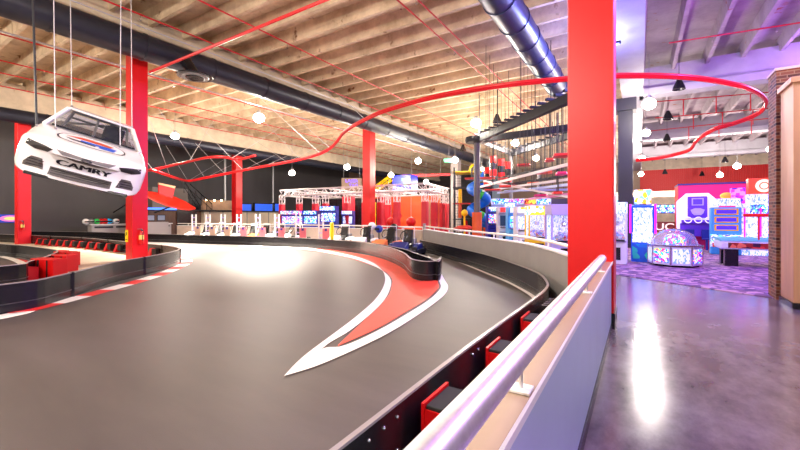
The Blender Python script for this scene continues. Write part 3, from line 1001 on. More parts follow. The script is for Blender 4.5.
# ================================================================ HANGING RACE CAR
M_CAR = mat('car_white', (240, 240, 240), .22)
M_MESH = mat('grille_mesh', (96, 92, 90), .5, .3)
def sup(hw, zb, zt, n=22, e=6.5):
    zc, hh = (zb + zt) / 2, (zt - zb) / 2
    r = []
    for k in range(n * 2):
        a = 2 * PI * k / (n * 2)
        c, s_ = math.cos(a), math.sin(a)
        r.append((hw * math.copysign(abs(c) ** (2 / e), c), zc + hh * math.copysign(abs(s_) ** (2 / e), s_)))
    return r
stations = [(-2.50, .66, .12, .52), (-2.48, .82, .06, .60), (-2.43, .91, .03, .66), (-2.33, .96, .02, .70), (-2.15, .98, .02, .73), (-1.95, 1.0, .03, .75), (-1.6, 1.0, .08, .755), (-1.2, 1.0, .08, .82), (-.8, .99, .08, .875), (-.2, .985, .08, .90),
            (.6, .985, .08, .91), (1.3, 1.0, .08, .94), (2.0, .97, .10, .97), (2.35, .93, .2, .95), (2.42, .8, .3, .9)]
car = thing('race_car', 'white stock race car hanging nose-down from the roof, with roundel on the bonnet', 'car', (0, 0, 0))
body = MB()
N = 44
vs, fs = [], []
for (y, hw, zb, zt) in stations:
    for (x, z) in sup(hw, zb, zt):
        sweep = .20 * abs(x / max(hw, .01)) ** 3 * (1 if y < -1.9 else 0) * min(1, (-1.9 - y) / .3 if y < -1.9 else 0)
        vs.append((x, y + sweep, z))
for i in range(len(stations) - 1):
    for k in range(N):
        fs.append((i * N + k, i * N + (k + 1) % N, (i + 1) * N + (k + 1) % N, (i + 1) * N + k))
fs += [tuple(range(N)), tuple(reversed([(len(stations) - 1) * N + k for k in range(N)]))]
body.add(vs, fs)
bo = body.build('body', M_CAR, car, smooth=True)
me = bo.data
bvh = BVHTree.FromPolygons([v.co.copy() for v in me.vertices], [tuple(p.vertices) for p in me.polygons])

def cast(p, mode, off):
    """front: p=(x,z) shot along +y ; top: p=(x,y) shot along -z"""
    if mode == 'front':
        h = bvh.ray_cast(Vector((p[0], -4, p[1])), Vector((0, 1, 0)))
    else:
        h = bvh.ray_cast(Vector((p[0], p[1], 3)), Vector((0, 0, -1)))
    if h[0] is None: return None
    return h[0] + (Vector((0, -1, .15)).normalized() if mode == 'front' else Vector((0, -.2, 1)).normalized()) * off
def decal(name, poly, mode, m, off=.006, parent=None, cells=10):
    """polygon laid on the bodywork, split finely so it follows the surface"""
    bm = bmesh.new()
    f = bm.faces.new([bm.verts.new((p[0], p[1], 0)) for p in poly])
    xs = [p[0] for p in poly]; ys = [p[1] for p in poly]
    for i in range(1, cells):
        for ax, (lo, hi) in enumerate(((min(xs), max(xs)), (min(ys), max(ys)))):
            c = lo + (hi - lo) * i / cells
            co = Vector((c, 0, 0)) if ax == 0 else Vector((0, c, 0))
            no = Vector((1, 0, 0)) if ax == 0 else Vector((0, 1, 0))
            bmesh.ops.bisect_plane(bm, geom=bm.verts[:] + bm.edges[:] + bm.faces[:], plane_co=co, plane_no=no)
    bad = []
    for v in bm.verts:
        q = cast((v.co.x, v.co.y), mode, off)
        if q is None: bad.append(v)
        else: v.co = q
    if bad: bmesh.ops.delete(bm, geom=bad, context='VERTS')
    d = bpy.data.meshes.new(name)
    bm.to_mesh(d)
    bm.free()
    d.materials.append(m)
    o_ = bpy.data.objects.new(name, d)
    C.objects.link(o_)
    o_.parent = parent or car
    return o_
for s in (-1, 1):
    decal('headlight', [(s * .50, .585), (s * .62, .615), (s * .88, .645), (s * .89, .55), (s * .74, .50), (s * .56, .51)], 'front', mat('headlight_grey', (52, 50, 52), .5))
    f_ = decal('side_intake', [(s * .55, .17), (s * .84, .17), (s * .84, .24), (s * .76, .36), (s * .60, .36)], 'front', M_MESH)
    for k in range(3):
        decal('slat', [(s * .57, .205 + k * .05), (s * .80, .205 + k * .05), (s * .80, .215 + k * .05), (s * .57, .215 + k * .05)], 'front', M_BLACK, .010, f_, 4)
f_ = decal('lower_intake', [(-.47, .12), (.47, .12), (.47, .26), (-.47, .26)], 'front', M_MESH)
for k in range(3):
    decal('slat', [(-.44, .15 + k * .035), (.44, .15 + k * .035), (.44, .157 + k * .035), (-.44, .157 + k * .035)], 'front', M_BLACK, .010, f_, 6)
f_ = decal('upper_grille', [(-.46, .61), (-.40, .61), (-.16, .59), (0, .585), (.16, .59), (.40, .61), (.46, .61), (.30, .49), (.16, .455), (-.16, .455), (-.30, .49)], 'front', mat('grille_dark_mesh', (120, 116, 118), .5, .2))
def ell(cx, cy, rx, ry, n=28, a0=0, a1=2 * PI):
    return [(cx + rx * math.cos(a0 + (a1 - a0) * k / n), cy + ry * math.sin(a0 + (a1 - a0) * k / n)) for k in range(n)]
decal('badge', ell(0, .53, .085, .045, 20), 'front', M_DARK, .012, f_, 4)
decal('badge_ring', ell(0, .53, .06, .03, 20), 'front', M_CHROME, .016, f_, 4)
# bonnet roundel
YH0 = -1.42
rd = decal('bonnet_roundel', ell(0, YH0, .58, .47), 'top', mat('roundel_black', (26, 26, 32), .35), .006)
decal('roundel_ring', ell(0, YH0, .55, .44), 'top', M_WHITE, .009, rd)
decal('roundel_red', [(-.46, YH0 + .1), (-.2, YH0 + .27), (.1, YH0 + .29), (.36, YH0 + .21), (.30, YH0 + .06), (-.1, YH0 + .1)], 'top', mat('roundel_orange', (206, 74, 40), .4), .012, rd)
decal('roundel_blue', [(-.2, YH0 + .05), (.42, YH0 + .04), (.36, YH0 - .2), (.1, YH0 - .2), (.12, YH0 - .08), (-.2, YH0 - .06)], 'top', mat('roundel_blue', (32, 88, 214), .4), .013, rd)
decal('roundel_script', [(-.45, YH0 - .02), (.05, YH0 - .1), (.05, YH0 - .18), (-.35, YH0 - .13)], 'top', mat('roundel_black', (26, 26, 32), .35), .013, rd)
# lettering over the lower grille
tm = text_mesh('CAMRY', .17, 0, False)
bm = bmesh.new()
bm.from_mesh(tm)
base_geom = bm.verts[:] + bm.edges[:] + bm.faces[:]
for sh in (-.008, .008):
    dg_ = bmesh.ops.duplicate(bm, geom=base_geom)
    for v_ in [g_ for g_ in dg_['geom'] if isinstance(g_, bmesh.types.BMVert)]:
        v_.co.x += sh
bmesh.ops.triangulate(bm, faces=bm.faces[:])
bmesh.ops.subdivide_edges(bm, edges=bm.edges[:], cuts=1)
for v in bm.verts:
    q = cast((v.co.x * 1.45, v.co.y * .8 + .375), 'front', .012)
    if q: v.co = q
bm.to_mesh(tm); bm.free()
tm.materials.clear(); tm.materials.append(mat('letter_black', (28, 26, 40), .4))
lo = bpy.data.objects.new('lettering', tm); C.objects.link(lo); lo.parent = car
# splitter, wheels, cabin
MB().xprism([(-2.46, .04), (-2.0, .03), (-2.0, .07), (-2.44, .09)], -.78, .78).build('front_splitter', M_BLACK, car, bevel=.01)
MB().box((0, .3, .07), (1.7, 3.9, .06)).build('floor_pan', M_BLACK, car)
for sx in (-1, 1):
    for y in (-1.55, 1.45):
        wv = MB().cyl((sx * .68, y, .27), (sx * .95, y, .27), .31, n=24)
        wh = wv.build('wheel', M_RUB, car, smooth=True)
        MB().cyl((sx * .95, y, .27), (sx * .96, y, .27), .2, n=16).build('hub', M_GREY, wh)
# greenhouse: base ring to roof ring
base = [(-.84, -.78), (-.5, -.98), (0, -1.04), (.5, -.98), (.84, -.78)]
roofz, rf, rbk, rw = 1.30, -.30, .85, .60
r_ = MB()
rpts = [(-rw, rf + .06), (-rw * .5, rf), (rw * .5, rf), (rw, rf + .06), (rw + .01, rbk), (-rw - .01, rbk)]
r_.prism(rpts, roofz, roofz + .05)
r_.build('roof', M_CAR, car, bevel=.02)
pil = MB()
for s in (-1, 1):
    for a, b in [((s * .86, -.78, .86), (s * rw, rf + .04, roofz + .02)), ((s * .88, .35, .88), (s * rw, .35, roofz + .02)), ((s * .86, 1.75, .93), (s * rw, rbk - .03, roofz + .02))]:
        MB().bar(a, b, .07, .06).build('pillar', M_CAR, car)
M_GLASS = mat('windscreen_glass', (70, 78, 90), .05, alpha=.30)
g = MB().add([(-.84, -.80, .865), (0, -1.0, .865), (.84, -.80, .865), (rw, rf + .02, roofz + .01), (0, rf - .03, roofz + .01), (-rw, rf + .02, roofz + .01)], [(0, 1, 4, 5), (1, 2, 3, 4)])
g.build('windscreen', M_GLASS, car)
MB().add([(-.86, 1.75, .93), (.86, 1.75, .93), (rw, rbk, roofz + .01), (-rw, rbk, roofz + .01)], [(0, 1, 2, 3)]).build('rear_window', M_GLASS, car)
MB().box((0, .4, .905), (1.5, 2.3, .03)).build('cockpit_floor', M_BLACK, car)
for a, b in [((-.6, -.5, .9), (-.52, -.1, 1.27)), ((.6, -.5, .9), (.52, -.1, 1.27)), ((-.52, -.1, 1.27), (.52, -.1, 1.27)), ((-.05, -.75, .9), (-.05, -.15, 1.27)), ((-.62, .55, .9), (-.52, .5, 1.28)), ((.62, .55, .9), (.52, .5, 1.28)), ((-.6, .55, .95), (.5, .5, 1.27)), ((-.6, .55, 1.1), (.6, .55, 1.1))]:
    MB().cyl(a, b, .025, n=8).build('roll_bar', M_GREY, car, smooth=True)
MB().box((.3, .15, 1.02), (.42, .12, .36)).box((.3, .12, 1.24), (.24, .1, .14)).build('driver_seat', M_BLACK, car, bevel=.02)
MB().tube([(.3 + .14 * math.cos(a), -.35, 1.02 + .14 * math.sin(a)) for a in [2 * PI * k / 16 for k in range(17)]], .015, 6).build('steering_wheel', M_BLACK, car, smooth=True)
MB().tube([(.7, -.5, .93), (.6, -.35, 1.1), (.62, -.2, 1.22)], .012, 5).tube([(.78, -.4, .93), (.7, -.2, 1.08), (.64, -.1, 1.22)], .012, 5).build('window_net', M_WIRE, car)
MB().xprism([(2.1, .97), (2.4, 1.12), (2.4, 1.10), (2.12, .95)], -.85, .85).build('rear_spoiler', M_CAR, car)

CAR_PX, CAR_PY, CAR_D = 84, 169, 7.25
Fw = Vector((-SN, CS, 0)); Rw = Vector((CS, SN, 0)); Uw = Vector((0, 0, 1))
bk = (Fw - Rw * .76 + Uw * .29).normalized()
lat = bk.cross(Uw).normalized()
up = lat.cross(bk).normalized()
ra = math.radians(15.0)
lat2 = lat * math.cos(ra) - up * math.sin(ra)
up2 = up * math.cos(ra) + lat * math.sin(ra)
Rm = Matrix((lat2, bk, up2)).transposed()
anchor = Vector((0, -2.42, .38))
car.rotation_euler = Rm.to_euler()
car.location = D(CAR_PX, CAR_PY, CAR_D) - Rm @ anchor
car_m = Matrix.Translation(car.location) @ Rm.to_4x4()
def hang(local, px_top, label, r=.009, m=M_WIRE, name='hanging_cable'):
    a = car_m @ Vector(local)
    ca, cb_ = ray(px_top)
    dd = (RB - CH) * F / (YH + 55)          # leaves the frame at its top edge
    b = Vector((ca, cb_, 0)).normalized()
    # upper end on the ceiling, leaning like the photo's cable
    b = Vector((a.x, a.y, RB)) + (Rw * ((px_top - (XC + F * ((a - Vector((0, 0, CH))).dot(Rw) / a.dot(Fw)))) / F * a.dot(Fw)) * 1.3)
    t = thing(name, label, 'cable', a)
    MB().cyl((0, 0, 0), b - a, r, n=6).build('wire', m, t)
    MB().ball((0, 0, 0), .028, 8).build('shackle', M_GREY, t)
hang((-.66, -1.0, .86), 53, 'leftmost of the thin steel cables that hold the race car')
hang((-.60, .3, 1.36), 70, 'thin steel cable at the left of the race car roof')
hang((.46, -.95, .88), 121, 'thin steel cable ending on the right of the race car windscreen base')
hang((.60, .2, 1.36), 131, 'rightmost of the thin steel cables that hold the race car')
hang((-.92, -1.2, .82), 31, 'dark hanging pole at the left front wing of the race car', .02, M_DARK, 'hanging_pole')
#NEXT
# ================================================================ BRICK PILLAR AND WOOD FRAME
t = thing('brick_pillar', 'brick pillar at the right edge, its left side lit violet', 'pillar', (3.2, 10.1, 0))
MB().box((.0, .0, 2.16), (2.06, .52, 4.32)).build('brickwork', node_brick(), t)
MB().box((0, 0, 4.34), (2.1, .56, .05)).build('capping', M_CONC, t)
M_WOOD = mat('tan_wood', (206, 158, 116), .5, noise=.12, scale=3, stretch=(1, 1, .2))
t = thing('wood_frame', 'tan timber door surround in front of the brick pillar', 'door frame', (2.40, 9.4, 0))
MB().box((.0, 0, 1.98), (.38, .7, 3.76)).box((.0, 0, 3.9), (.46, .78, .1)).build('post', M_WOOD, t, bevel=.01)
MB().box((.0, 0, .05), (.42, .74, .1)).build('plinth', M_BLACK, t)

# ================================================================ ARCADE
def rotz(o, rz): o.rotation_euler.z = rz
A_SCR_B = art('screen_blue', [(40, 70, 255), (235, 240, 255), (120, 180, 255), (250, 250, 255), (80, 40, 220), (60, 220, 255)], 17, .9)
A_SCR_M = art('screen_multi', [(255, 60, 140), (60, 120, 255), (255, 230, 80), (240, 245, 255), (40, 220, 240), (120, 60, 255)], 17, .8)
A_SCR_Y = art('screen_yellow', [(255, 220, 30), (255, 250, 220), (255, 180, 40), (250, 250, 255), (120, 210, 240)], 7, .7)
A_WHITE = art('panel_white_lit', [(206, 216, 255), (250, 250, 255), (150, 175, 250), (225, 235, 255), (110, 160, 240), (235, 240, 255)], 20, .7, stretch=(1.6, 1, .7))
A_PLUSH = art('plush_heap', [(60, 80, 220), (240, 240, 250), (90, 170, 240), (230, 60, 110), (40, 60, 190), (250, 200, 60)], 11, 0)
M_LIL = mat('lilac_panel', (186, 176, 244), .4)
M_YEL = mat('yellow_panel', (255, 208, 10), .4)
M_CAB = mat('cabinet_white', (222, 226, 250), .35)
M_PINKB = mat('pink_wall', (240, 8, 110), .45)
M_LBLUE = mat('light_blue_panel', (70, 170, 245), .4)
M_CLEAR = mat('clear_glass', (220, 235, 255), .05, alpha=.25)

def claw_machine(loc, rz, w, d, h, label, body, top, seed=0, group=None):
    t = thing('claw_machine', label, 'claw machine', loc, rz, group)
    MB().box((0, 0, h * .19), (w, d, h * .38)).build('base', body, t, bevel=.02)
    MB().box((0, -d / 2 - .01, h * .17), (w * .42, .03, h * .2)).build('prize_door', M_BLACK, t)
    MB().box((0, -d / 2 - .06, h * .385), (w * .8, .16, .05)).build('control_panel', M_DARK, t)
    js = MB().cyl((-.1, -d / 2 - .06, h * .39), (-.1, -d / 2 - .06, h * .39 + .12), .012, n=6).ball((-.1, -d / 2 - .06, h * .39 + .13), .03, 8)
    js.build('joystick', M_RED, t)
    f = MB()
    for sx in (-1, 1):
        for sy in (-1, 1):
            f.box((sx * (w / 2 - .025), sy * (d / 2 - .025), h * .6), (.05, .05, h * .44))
    f.build('frame', body, t)
    MB().box((0, d / 2 - .04, h * .6), (w - .1, .02, h * .44)).build('back_panel', A_WHITE, t)
    MB().box((0, -d / 2 + .01, h * .6), (w - .1, .012, h * .44)).build('front_glass', M_CLEAR, t)
    pl = MB()
    rr = random.Random(seed)
    for _ in range(16):
        pl.ball((rr.uniform(-w / 2 + .14, w / 2 - .14), rr.uniform(-d / 2 + .14, d / 2 - .14), h * .38 + rr.uniform(.04, .22)), rr.uniform(.07, .12), 8)
    o = pl.build('prize_heap', A_PLUSH, t, smooth=True)
    o['kind'] = 'stuff'
    MB().cyl((0, 0, h * .81), (0, 0, h * .7), .015, n=6).lathe([(.02, .1), (.08, .04), (.1, -.03), (.07, -.1), (.06, -.1), (.08, -.03), (.02, .06)], (0, 0, h * .67), 10).build('claw', M_CHROME, t)
    MB().xprism([(-d / 2 - .04, h * .82), (-d / 2 - .02, h), (d / 2, h), (d / 2, h * .82)], -w / 2, w / 2).build('marquee', top, t, bevel=.01)
    return t

def cabinet(loc, rz, w, h, label, side, screen, marq, group=None, name='arcade_cabinet', cat='arcade machine'):
    """upright video game: profile in (y,z), front towards -y"""
    t = thing(name, label, cat, loc, rz, group)
    s = h / 1.9
    prof = [(-.38 * s, 0), (.38 * s, 0), (.38 * s, h), (-.30 * s, h), (-.34 * s, .86 * h), (-.08 * s, .80 * h), (-.12 * s, .52 * h), (-.46 * s, .46 * h), (-.46 * s, .40 * h), (-.36 * s, .36 * h)]
    MB().xprism(prof, -w / 2 + .03, w / 2 - .03).build('body', side, t)
    for sx in (-1, 1):
        MB().xprism(prof, sx * w / 2 - .02, sx * w / 2 + .02).build('side_panel', side, t)
    MB().add([(-w / 2 + .07, -.125 * s, .80 * h - .02), (w / 2 - .07, -.125 * s, .80 * h - .02), (w / 2 - .07, -.165 * s, .53 * h), (-w / 2 + .07, -.165 * s, .53 * h)], [(0, 1, 2, 3)]).build('screen', screen, t)
    MB().box((0, -.345 * s, .93 * h), (w - .08, .03, .12 * h)).build('marquee', marq, t)
    cp = MB().box((0, -.30 * s, .495 * h), (w - .06, .30 * s, .02)).build('control_panel', M_DARK, t)
    for k in range(4):
        MB().cyl((-.18 * s + k * .1 * s, -.34 * s, .50 * h), (-.18 * s + k * .1 * s, -.34 * s, .50 * h + .03), .02, n=8).build('button', (M_RED, M_YEL, M_LBLUE, M_RED)[k], cp)
    MB().box((0, -.385 * s, .18 * h), (w * .5, .02, .2 * h)).build('coin_door', M_BLACK, t)
    return t

FACE = math.radians(0)       # front towards the walkway (-y)
# --- right of the big red column
p = P(620, 265)
claw_machine((-.66, p.y + .4, .012), 0, .62, .62, 2.0, 'tall white claw machine directly right of the big red column', M_CAB, A_WHITE, 1)
# curved blue game with slanted lit face
p = P(638, 262)
t = thing('redemption_game', 'blue game with tall slanted white lit face, beside the white claw machine', 'arcade machine', (.08, p.y + .35, .012), 0)
prof = [(-.42, 0), (.42, 0), (.42, 1.62), (.10, 1.95), (-.02, 1.9), (.10, .95), (-.1, .78), (-.42, .66)]
MB().xprism(prof, -.34, .34).build('body', mat('game_blue', (24, 96, 215), .35), t, bevel=.01)
MB().add([(-.28, -.045, 1.84), (.28, -.045, 1.84), (.28, .065, .98), (-.28, .065, .98)], [(0, 1, 2, 3)]).build('screen', A_WHITE, t)
MB().xprism([(-.05, 1.84), (.10, 1.97), (.12, 1.92), (.14, .95), (.06, .95)], -.40, -.34).build('lit_edge', mat('magenta_edge', (240, 40, 220), .3, emit=.9), t)
MB().xprism([(-.05, 1.84), (.10, 1.97), (.12, 1.92), (.14, .95), (.06, .95)], .34, .40).build('lit_edge', MATS['magenta_edge'], t)
MB().box((0, -.43, .36), (.6, .03, .5)).build('front_panel', art('aqua_art', [(20, 120, 200), (10, 160, 190), (40, 200, 170), (20, 90, 190)], 6, 0), t)
MB().xprism([(-.42, .66), (-.1, .78), (.1, .95), (.06, .98), (-.13, .82), (-.44, .70)], -.3, .3).build('play_chute', A_WHITE, t)
MB().box((0, .2, 2.22), (.5, .3, .5)).build('topper_sign', A_SCR_Y, t, bevel=.03)
MB().box((0, .2, 1.93), (.2, .2, .14)).build('topper_stand', M_DARK, t)
# machine just behind, blue with a yellow sign
p = P(648, 245)
cabinet((p.x - 1.1, p.y + .5, .012), 0, .9, 2.6, 'tall blue arcade cabinet with a lit yellow top, behind the slanted game', mat('deep_blue_panel', (24, 36, 170), .4), A_SCR_B, A_SCR_Y)

# octagonal coin pusher
p = P(676, 268)
t = thing('coin_pusher', 'low octagonal coin pusher with a clear dome, standing on the purple carpet', 'arcade machine', (p.x, p.y + .65, .012), .2)
def ngon(r, n=8, a0=PI / 8): return [(r * math.cos(a0 + 2 * PI * k / n), r * math.sin(a0 + 2 * PI * k / n)) for k in range(n)]
MB().prism(ngon(.70), .06, .62).build('base', M_CAB, t, bevel=.01)
MB().prism(ngon(.62), 0, .07).build('plinth', M_BLACK, t)
for k in range(8):
    a = PI / 8 + 2 * PI * k / 8 + PI / 8
    q = Matrix.Translation((math.cos(a) * .652, math.sin(a) * .652, .34)) @ Matrix.Rotation(a, 4, 'Z')
    MB().box((0, 0, 0), (.02, .42, .42), M=q).build('side_art', (A_SCR_M, A_WHITE)[k % 2], t)
    q2 = (math.cos(a - PI / 8) * .70, math.sin(a - PI / 8) * .70)
    MB().cyl((q2[0], q2[1], .05), (q2[0], q2[1], .64), .028, n=8).build('corner_post', M_CHROME, t, smooth=True)
MB().prism(ngon(.74), .62, .67).build('rim', M_CHROME, t, bevel=.01)
MB().lathe([(.60, .67), (.58, .80), (.48, .98), (.30, 1.08), (0, 1.12)], n=24).build('dome', M_CLEAR, t, smooth=True)
MB().lathe([(.30, .67), (.30, .86), (.24, .94), (.12, .98), (0, 1.0)], n=20).build('prize_tower', A_SCR_M, t, smooth=True)
MB().tube([(.60 * math.cos(a), .05, .67 + .46 * math.sin(a)) for a in [PI * k / 14 for k in range(15)]], .03, 8).build('dome_arch', M_CHROME, t, smooth=True)

# pink booth
M_BF = mat('booth_blue_edge', (40, 40, 120), .4)
x0_, x1_, yb = 1.55, 4.35, P(690, 249).y
t = thing('photo_booth', 'big hot-pink booth wall with a white octagon around a purple machine front', 'booth', ((x0_ + x1_) / 2, yb + 1.0, .012))
MB().box((0, 0, 1.5), (x1_ - x0_, 2.0, 3.0)).build('walls', M_PINKB, t)
MB().box((-(x1_ - x0_) / 2 - .012, 0, 1.5), (.02, 2.0, 3.0)).build('side_panel', mat('booth_orange', (236, 60, 60), .45), t)
MB().box((0, 0, 3.03), (x1_ - x0_ + .06, 2.06, .07)).build('roof_edge', M_BF, t)
oc = [(-.78, -.75), (-.78, .5), (-.42, .88), (.42, .88), (.78, .5), (.78, -.75), (.5, -1.0), (-.5, -1.0)]
ox = onY(697, 200, yb).x - (x0_ + x1_) / 2
Mo = Matrix.Translation((ox, -1.0, 1.72)) @ Matrix.Rotation(PI / 2, 4, 'X')
MB().prism(oc, 0, .03, M=Mo).build('white_octagon', mat('lit_white', (246, 246, 255), .4, emit=.35), t)
M_PUR = mat('machine_purple', (100, 50, 205), .35)
fr = MB().box((ox, -1.12, 1.95), (.72, .18, 1.0)).build('machine_front', M_PUR, t, bevel=.03)
MB().box((ox, -1.22, 2.2), (.44, .03, .34)).build('screen_surround', M_LIL, fr)
MB().box((ox, -1.24, 2.2), (.34, .02, .24)).build('screen', mat('dim_violet', (70, 40, 190), .3, emit=.8), fr)
MB().prism([(-.2, -.12), (-.12, -.2), (.12, -.2), (.2, -.12), (.26, .05), (.1, .12), (-.1, .12), (-.26, .05)], 0, .04, M=Matrix.Translation((ox, -1.21, 1.78)) @ Matrix.Rotation(PI / 2, 4, 'X')).build('mask_plate', M_LIL, fr)
MB().box((ox, -1.25, 1.28), (1.2, .45, .16)).box((ox, -1.15, .9), (1.3, .3, .6)).build('console', M_PUR, t, bevel=.02)
for k in (-1, 0, 1):
    MB().tube([(ox + k * .38 + .13 * math.cos(a), -1.5, 1.36 + .13 * math.sin(a)) for a in [2 * PI * j / 14 for j in range(15)]], .025, 6).build('hand_wheel', mat('lit_white', (246, 246, 255), .4), t, smooth=True)
for k in (-1, 1):
    MB().box((ox + k * .3, -1.5, .5), (.34, .4, .06)).box((ox + k * .3, -1.33, .72), (.34, .06, .4)).cyl((ox + k * .3, -1.5, 0), (ox + k * .3, -1.5, .48), .05, n=8).build('seat', mat('navy_seat', (30, 40, 150), .4), t)

# blue three-screen game in front of the booth
p = D(725, 205, 15.4)
t = thing('redemption_game', 'blue and white game with three stacked lit boards and a yellow ball on top', 'arcade machine', (p.x, p.y, .012))
MB().box((0, 0, .95), (.95, .5, 1.9)).build('body', M_LBLUE, t, bevel=.04)
for k in range(3):
    MB().box((0, -.26, 1.72 - k * .32), (.74, .03, .24)).build('board_frame', M_YEL, t)
    MB().box((0, -.28, 1.72 - k * .32), (.62, .02, .15)).build('board', mat('dim_violet', (70, 40, 190), .3), t)
MB().box((0, -.02, 2.1), (.9, .44, .28)).build('marquee', A_WHITE, t, bevel=.04)
MB().ball((.05, -.05, 2.36), .2, 14, (1.1, .8, .7)).build('topper', mat('topper_yellow', (255, 196, 60), .4), t, smooth=True)
MB().xprism([(-.25, .3), (-.8, .42), (-.8, .62), (-.25, .8)], -.5, .5).build('play_field', A_SCR_B, t)
MB().box((0, -.83, .42), (1.0, .06, .16)).build('front_lip', mat('orange_lip', (240, 90, 40), .4), t)
# white figures beside
t = thing('redemption_game', 'white and pink game with two dark oval targets, right of the blue three-board game', 'arcade machine', (p.x + .95, p.y + .35, .012))
MB().box((0, 0, .9), (.66, .5, 1.8)).build('body', M_CAB, t, bevel=.06)
for k in (-1, 1):
    MB().ball((k * .16, -.25, 1.35), .1, 12, (.8, .4, 2.2)).build('oval_target', M_BF, t, smooth=True)
MB().xprism([(-.25, .5), (-.7, .55), (-.7, .68), (-.25, .85)], -.3, .3).build('play_field', A_SCR_M, t)

# tall game with the orange disc
p = D(757, 210, 15.0)
t = thing('wheel_game', 'tall white lit game with an orange disc sign on top, next to the brick pillar', 'arcade machine', (p.x, p.y, .012))
MB().box((0, 0, 1.2), (1.2, .5, 2.4)).build('body', A_WHITE, t, bevel=.02)
MB().box((.15, -.05, 2.72), (.9, .4, .6)).build('sign_box', mat('sign_orange_red', (226, 70, 30), .4, emit=.5), t, bevel=.02)
MB().cyl((.15, -.25, 2.72), (.15, -.29, 2.72), .25, n=24).build('disc', mat('disc_peach', (255, 214, 176), .4, emit=.9), t, smooth=True)
MB().tube([(.15 + .13 * math.cos(a), -.30, 2.72 + .13 * math.sin(a)) for a in [2 * PI * k / 20 for k in range(21)]], .018, 6).build('disc_ring', mat('sign_orange_red', (226, 70, 30), .4), t)
MB().box((-.62, -.2, 2.35), (.42, .3, .62)).build('side_sign', art('pink_sign', [(240, 40, 200), (120, 40, 220), (250, 120, 240), (60, 30, 160)], 8, 1.2), t)
MB().box((.15, -.27, 1.75), (.8, .03, .5)).build('score_board', A_SCR_B, t)
for sx in (-.42, .05, .5):
    MB().box((sx, -.29, 1.2), (.05, .04, 1.3)).build('lit_strip', mat('magenta_edge', (240, 40, 220), .3, emit=1.6), t)
for sx in (-.12, .32):
    for k in range(3):
        MB().box((sx, -.275, 1.35 - k * .22), (.12, .03, .09)).build('target', mat('disc_peach', (255, 214, 176), .4), t)

# air hockey table with overhead scorer
p0, p1 = P(716, 266), P(790, 264)
tx = 3.1
t = thing('air_hockey_table', 'white-edged air hockey table with red field and red overhead score bar', 'air hockey table', (tx + .25, p0.y + .55, .012), 0)
MB().box((0, 0, .66), (2.5, 1.2, .26)).build('apron', M_CAB, t, bevel=.05)
MB().box((0, -.61, .66), (2.1, .03, .16)).build('side_art', art('hockey_art', [(150, 40, 40), (220, 60, 60), (90, 40, 40), (230, 120, 90), (60, 30, 60)], 8, 0), t)
MB().box((0, 0, .805), (2.3, 1.0, .02)).build('playfield', mat('field_white', (190, 200, 240), .2), t)
MB().box((0, .58, .83), (2.5, .06, .07)).box((0, -.58, .83), (2.5, .06, .07)).box((-1.22, 0, .83), (.06, 1.1, .07)).build('rim', mat('rim_cyan', (120, 225, 240), .3), t)
for sx in (-.95, .95):
    for sy in (-.35, .35):
        MB().xprism([(sy - .13, 0), (sy + .13, 0), (sy + .16, .54), (sy - .16, .54)], sx - .16, sx + .16).build('leg', M_BLACK, t)
for sx in (-.35, .0):
    MB().cyl((sx, -.6, .84), (sx, -.6, 1.55), .025, n=8).build('scorer_post', M_RED, t, smooth=True)
MB().box((.1, -.6, 1.58), (1.6, .14, .1)).build('scorer_bar', M_RED, t, bevel=.02)

# behind: counter strip, blue boxes, illuminated letters
t = thing('lettered_sign', 'brown and white lettered sign behind the coin pusher', 'sign', onY(661, 227, 24))
MB().box((0, 0, 0), (1.7, .06, .55)).build('board', mat('sign_brown', (120, 50, 40), .5), t)
text('lettering', 'LUC', .5, mat('sign_cream', (250, 240, 225), .5, emit=.5), (0, -.045, 0), (PI / 2, 0, 0), t, 1.2, True)
t = thing('redemption_counter', 'long cream prize counter at the back, behind the coin pusher', 'counter', (1.5, 25, .012))
MB().box((0, 0, .5), (6.5, .6, 1.0)).build('base', mat('cream_counter', (222, 196, 160), .6), t)
MB().box((0, 0, 1.03), (6.7, .75, .06)).build('worktop', M_WHITE, t)
for i in range(4):
    q = onY(652 + i * 8, 209, 26.5)
    t = thing('screen_panel', 'blue lit screen over the prize counter at the back, ' + ['leftmost', 'second from left', 'third from left', 'rightmost'][i] + ' of four', 'screen', q)
    MB().box((0, 0, 0), (.62, .08, .5)).build('case', M_BLACK, t)
    MB().box((0, -.05, 0), (.56, .02, .44)).build('screen', A_SCR_B, t)
struct('trim_7', MB().box((3, 44, 3.6), (12, .3, .55)), mat('tan_band', (228, 204, 172), .6))

# --- machines beyond the right lane, left of the big red column
def grp(px, py, d): return D(px, py, d)
spec = [  # px centre, depth, width, height, kind, label
    (551, 12.4, 1.0, 2.15, 'claw', 'big white claw machine full of blue plush, left against the big red column'),
    (527, 13.6, 1.25, 2.1, 'yellow', 'yellow and white double claw machine beyond the right lane'),
    (516, 16.5, .8, 2.1, 'video', 'white arcade cabinet with a yellow top, left of the yellow claw machine'),
    (505, 17.5, .8, 2.15, 'video2', 'pale blue lit arcade cabinet in the middle of the row beyond the right lane'),
    (500, 20.5, .8, 2.2, 'video3', 'grey arcade cabinet with a small dark screen in the row beyond the right lane'),
]
p = D(561, 215, 12.2)
claw_machine((p.x, p.y + .5, .0), .45, 1.0, .8, 1.95, spec[0][5], M_LIL, M_LIL, 3)
p = D(535, 215, 14.4)
t = claw_machine((p.x, p.y + .3, 0), .5, .78, .6, 1.95, spec[1][5], M_YEL, A_SCR_Y, 5)
p = D(520.5, 215, 16)
cabinet((p.x, p.y + .2, 0), .5, .5, 1.95, spec[2][5], M_CAB, A_WHITE, A_SCR_Y)
p = D(512, 215, 17.5)
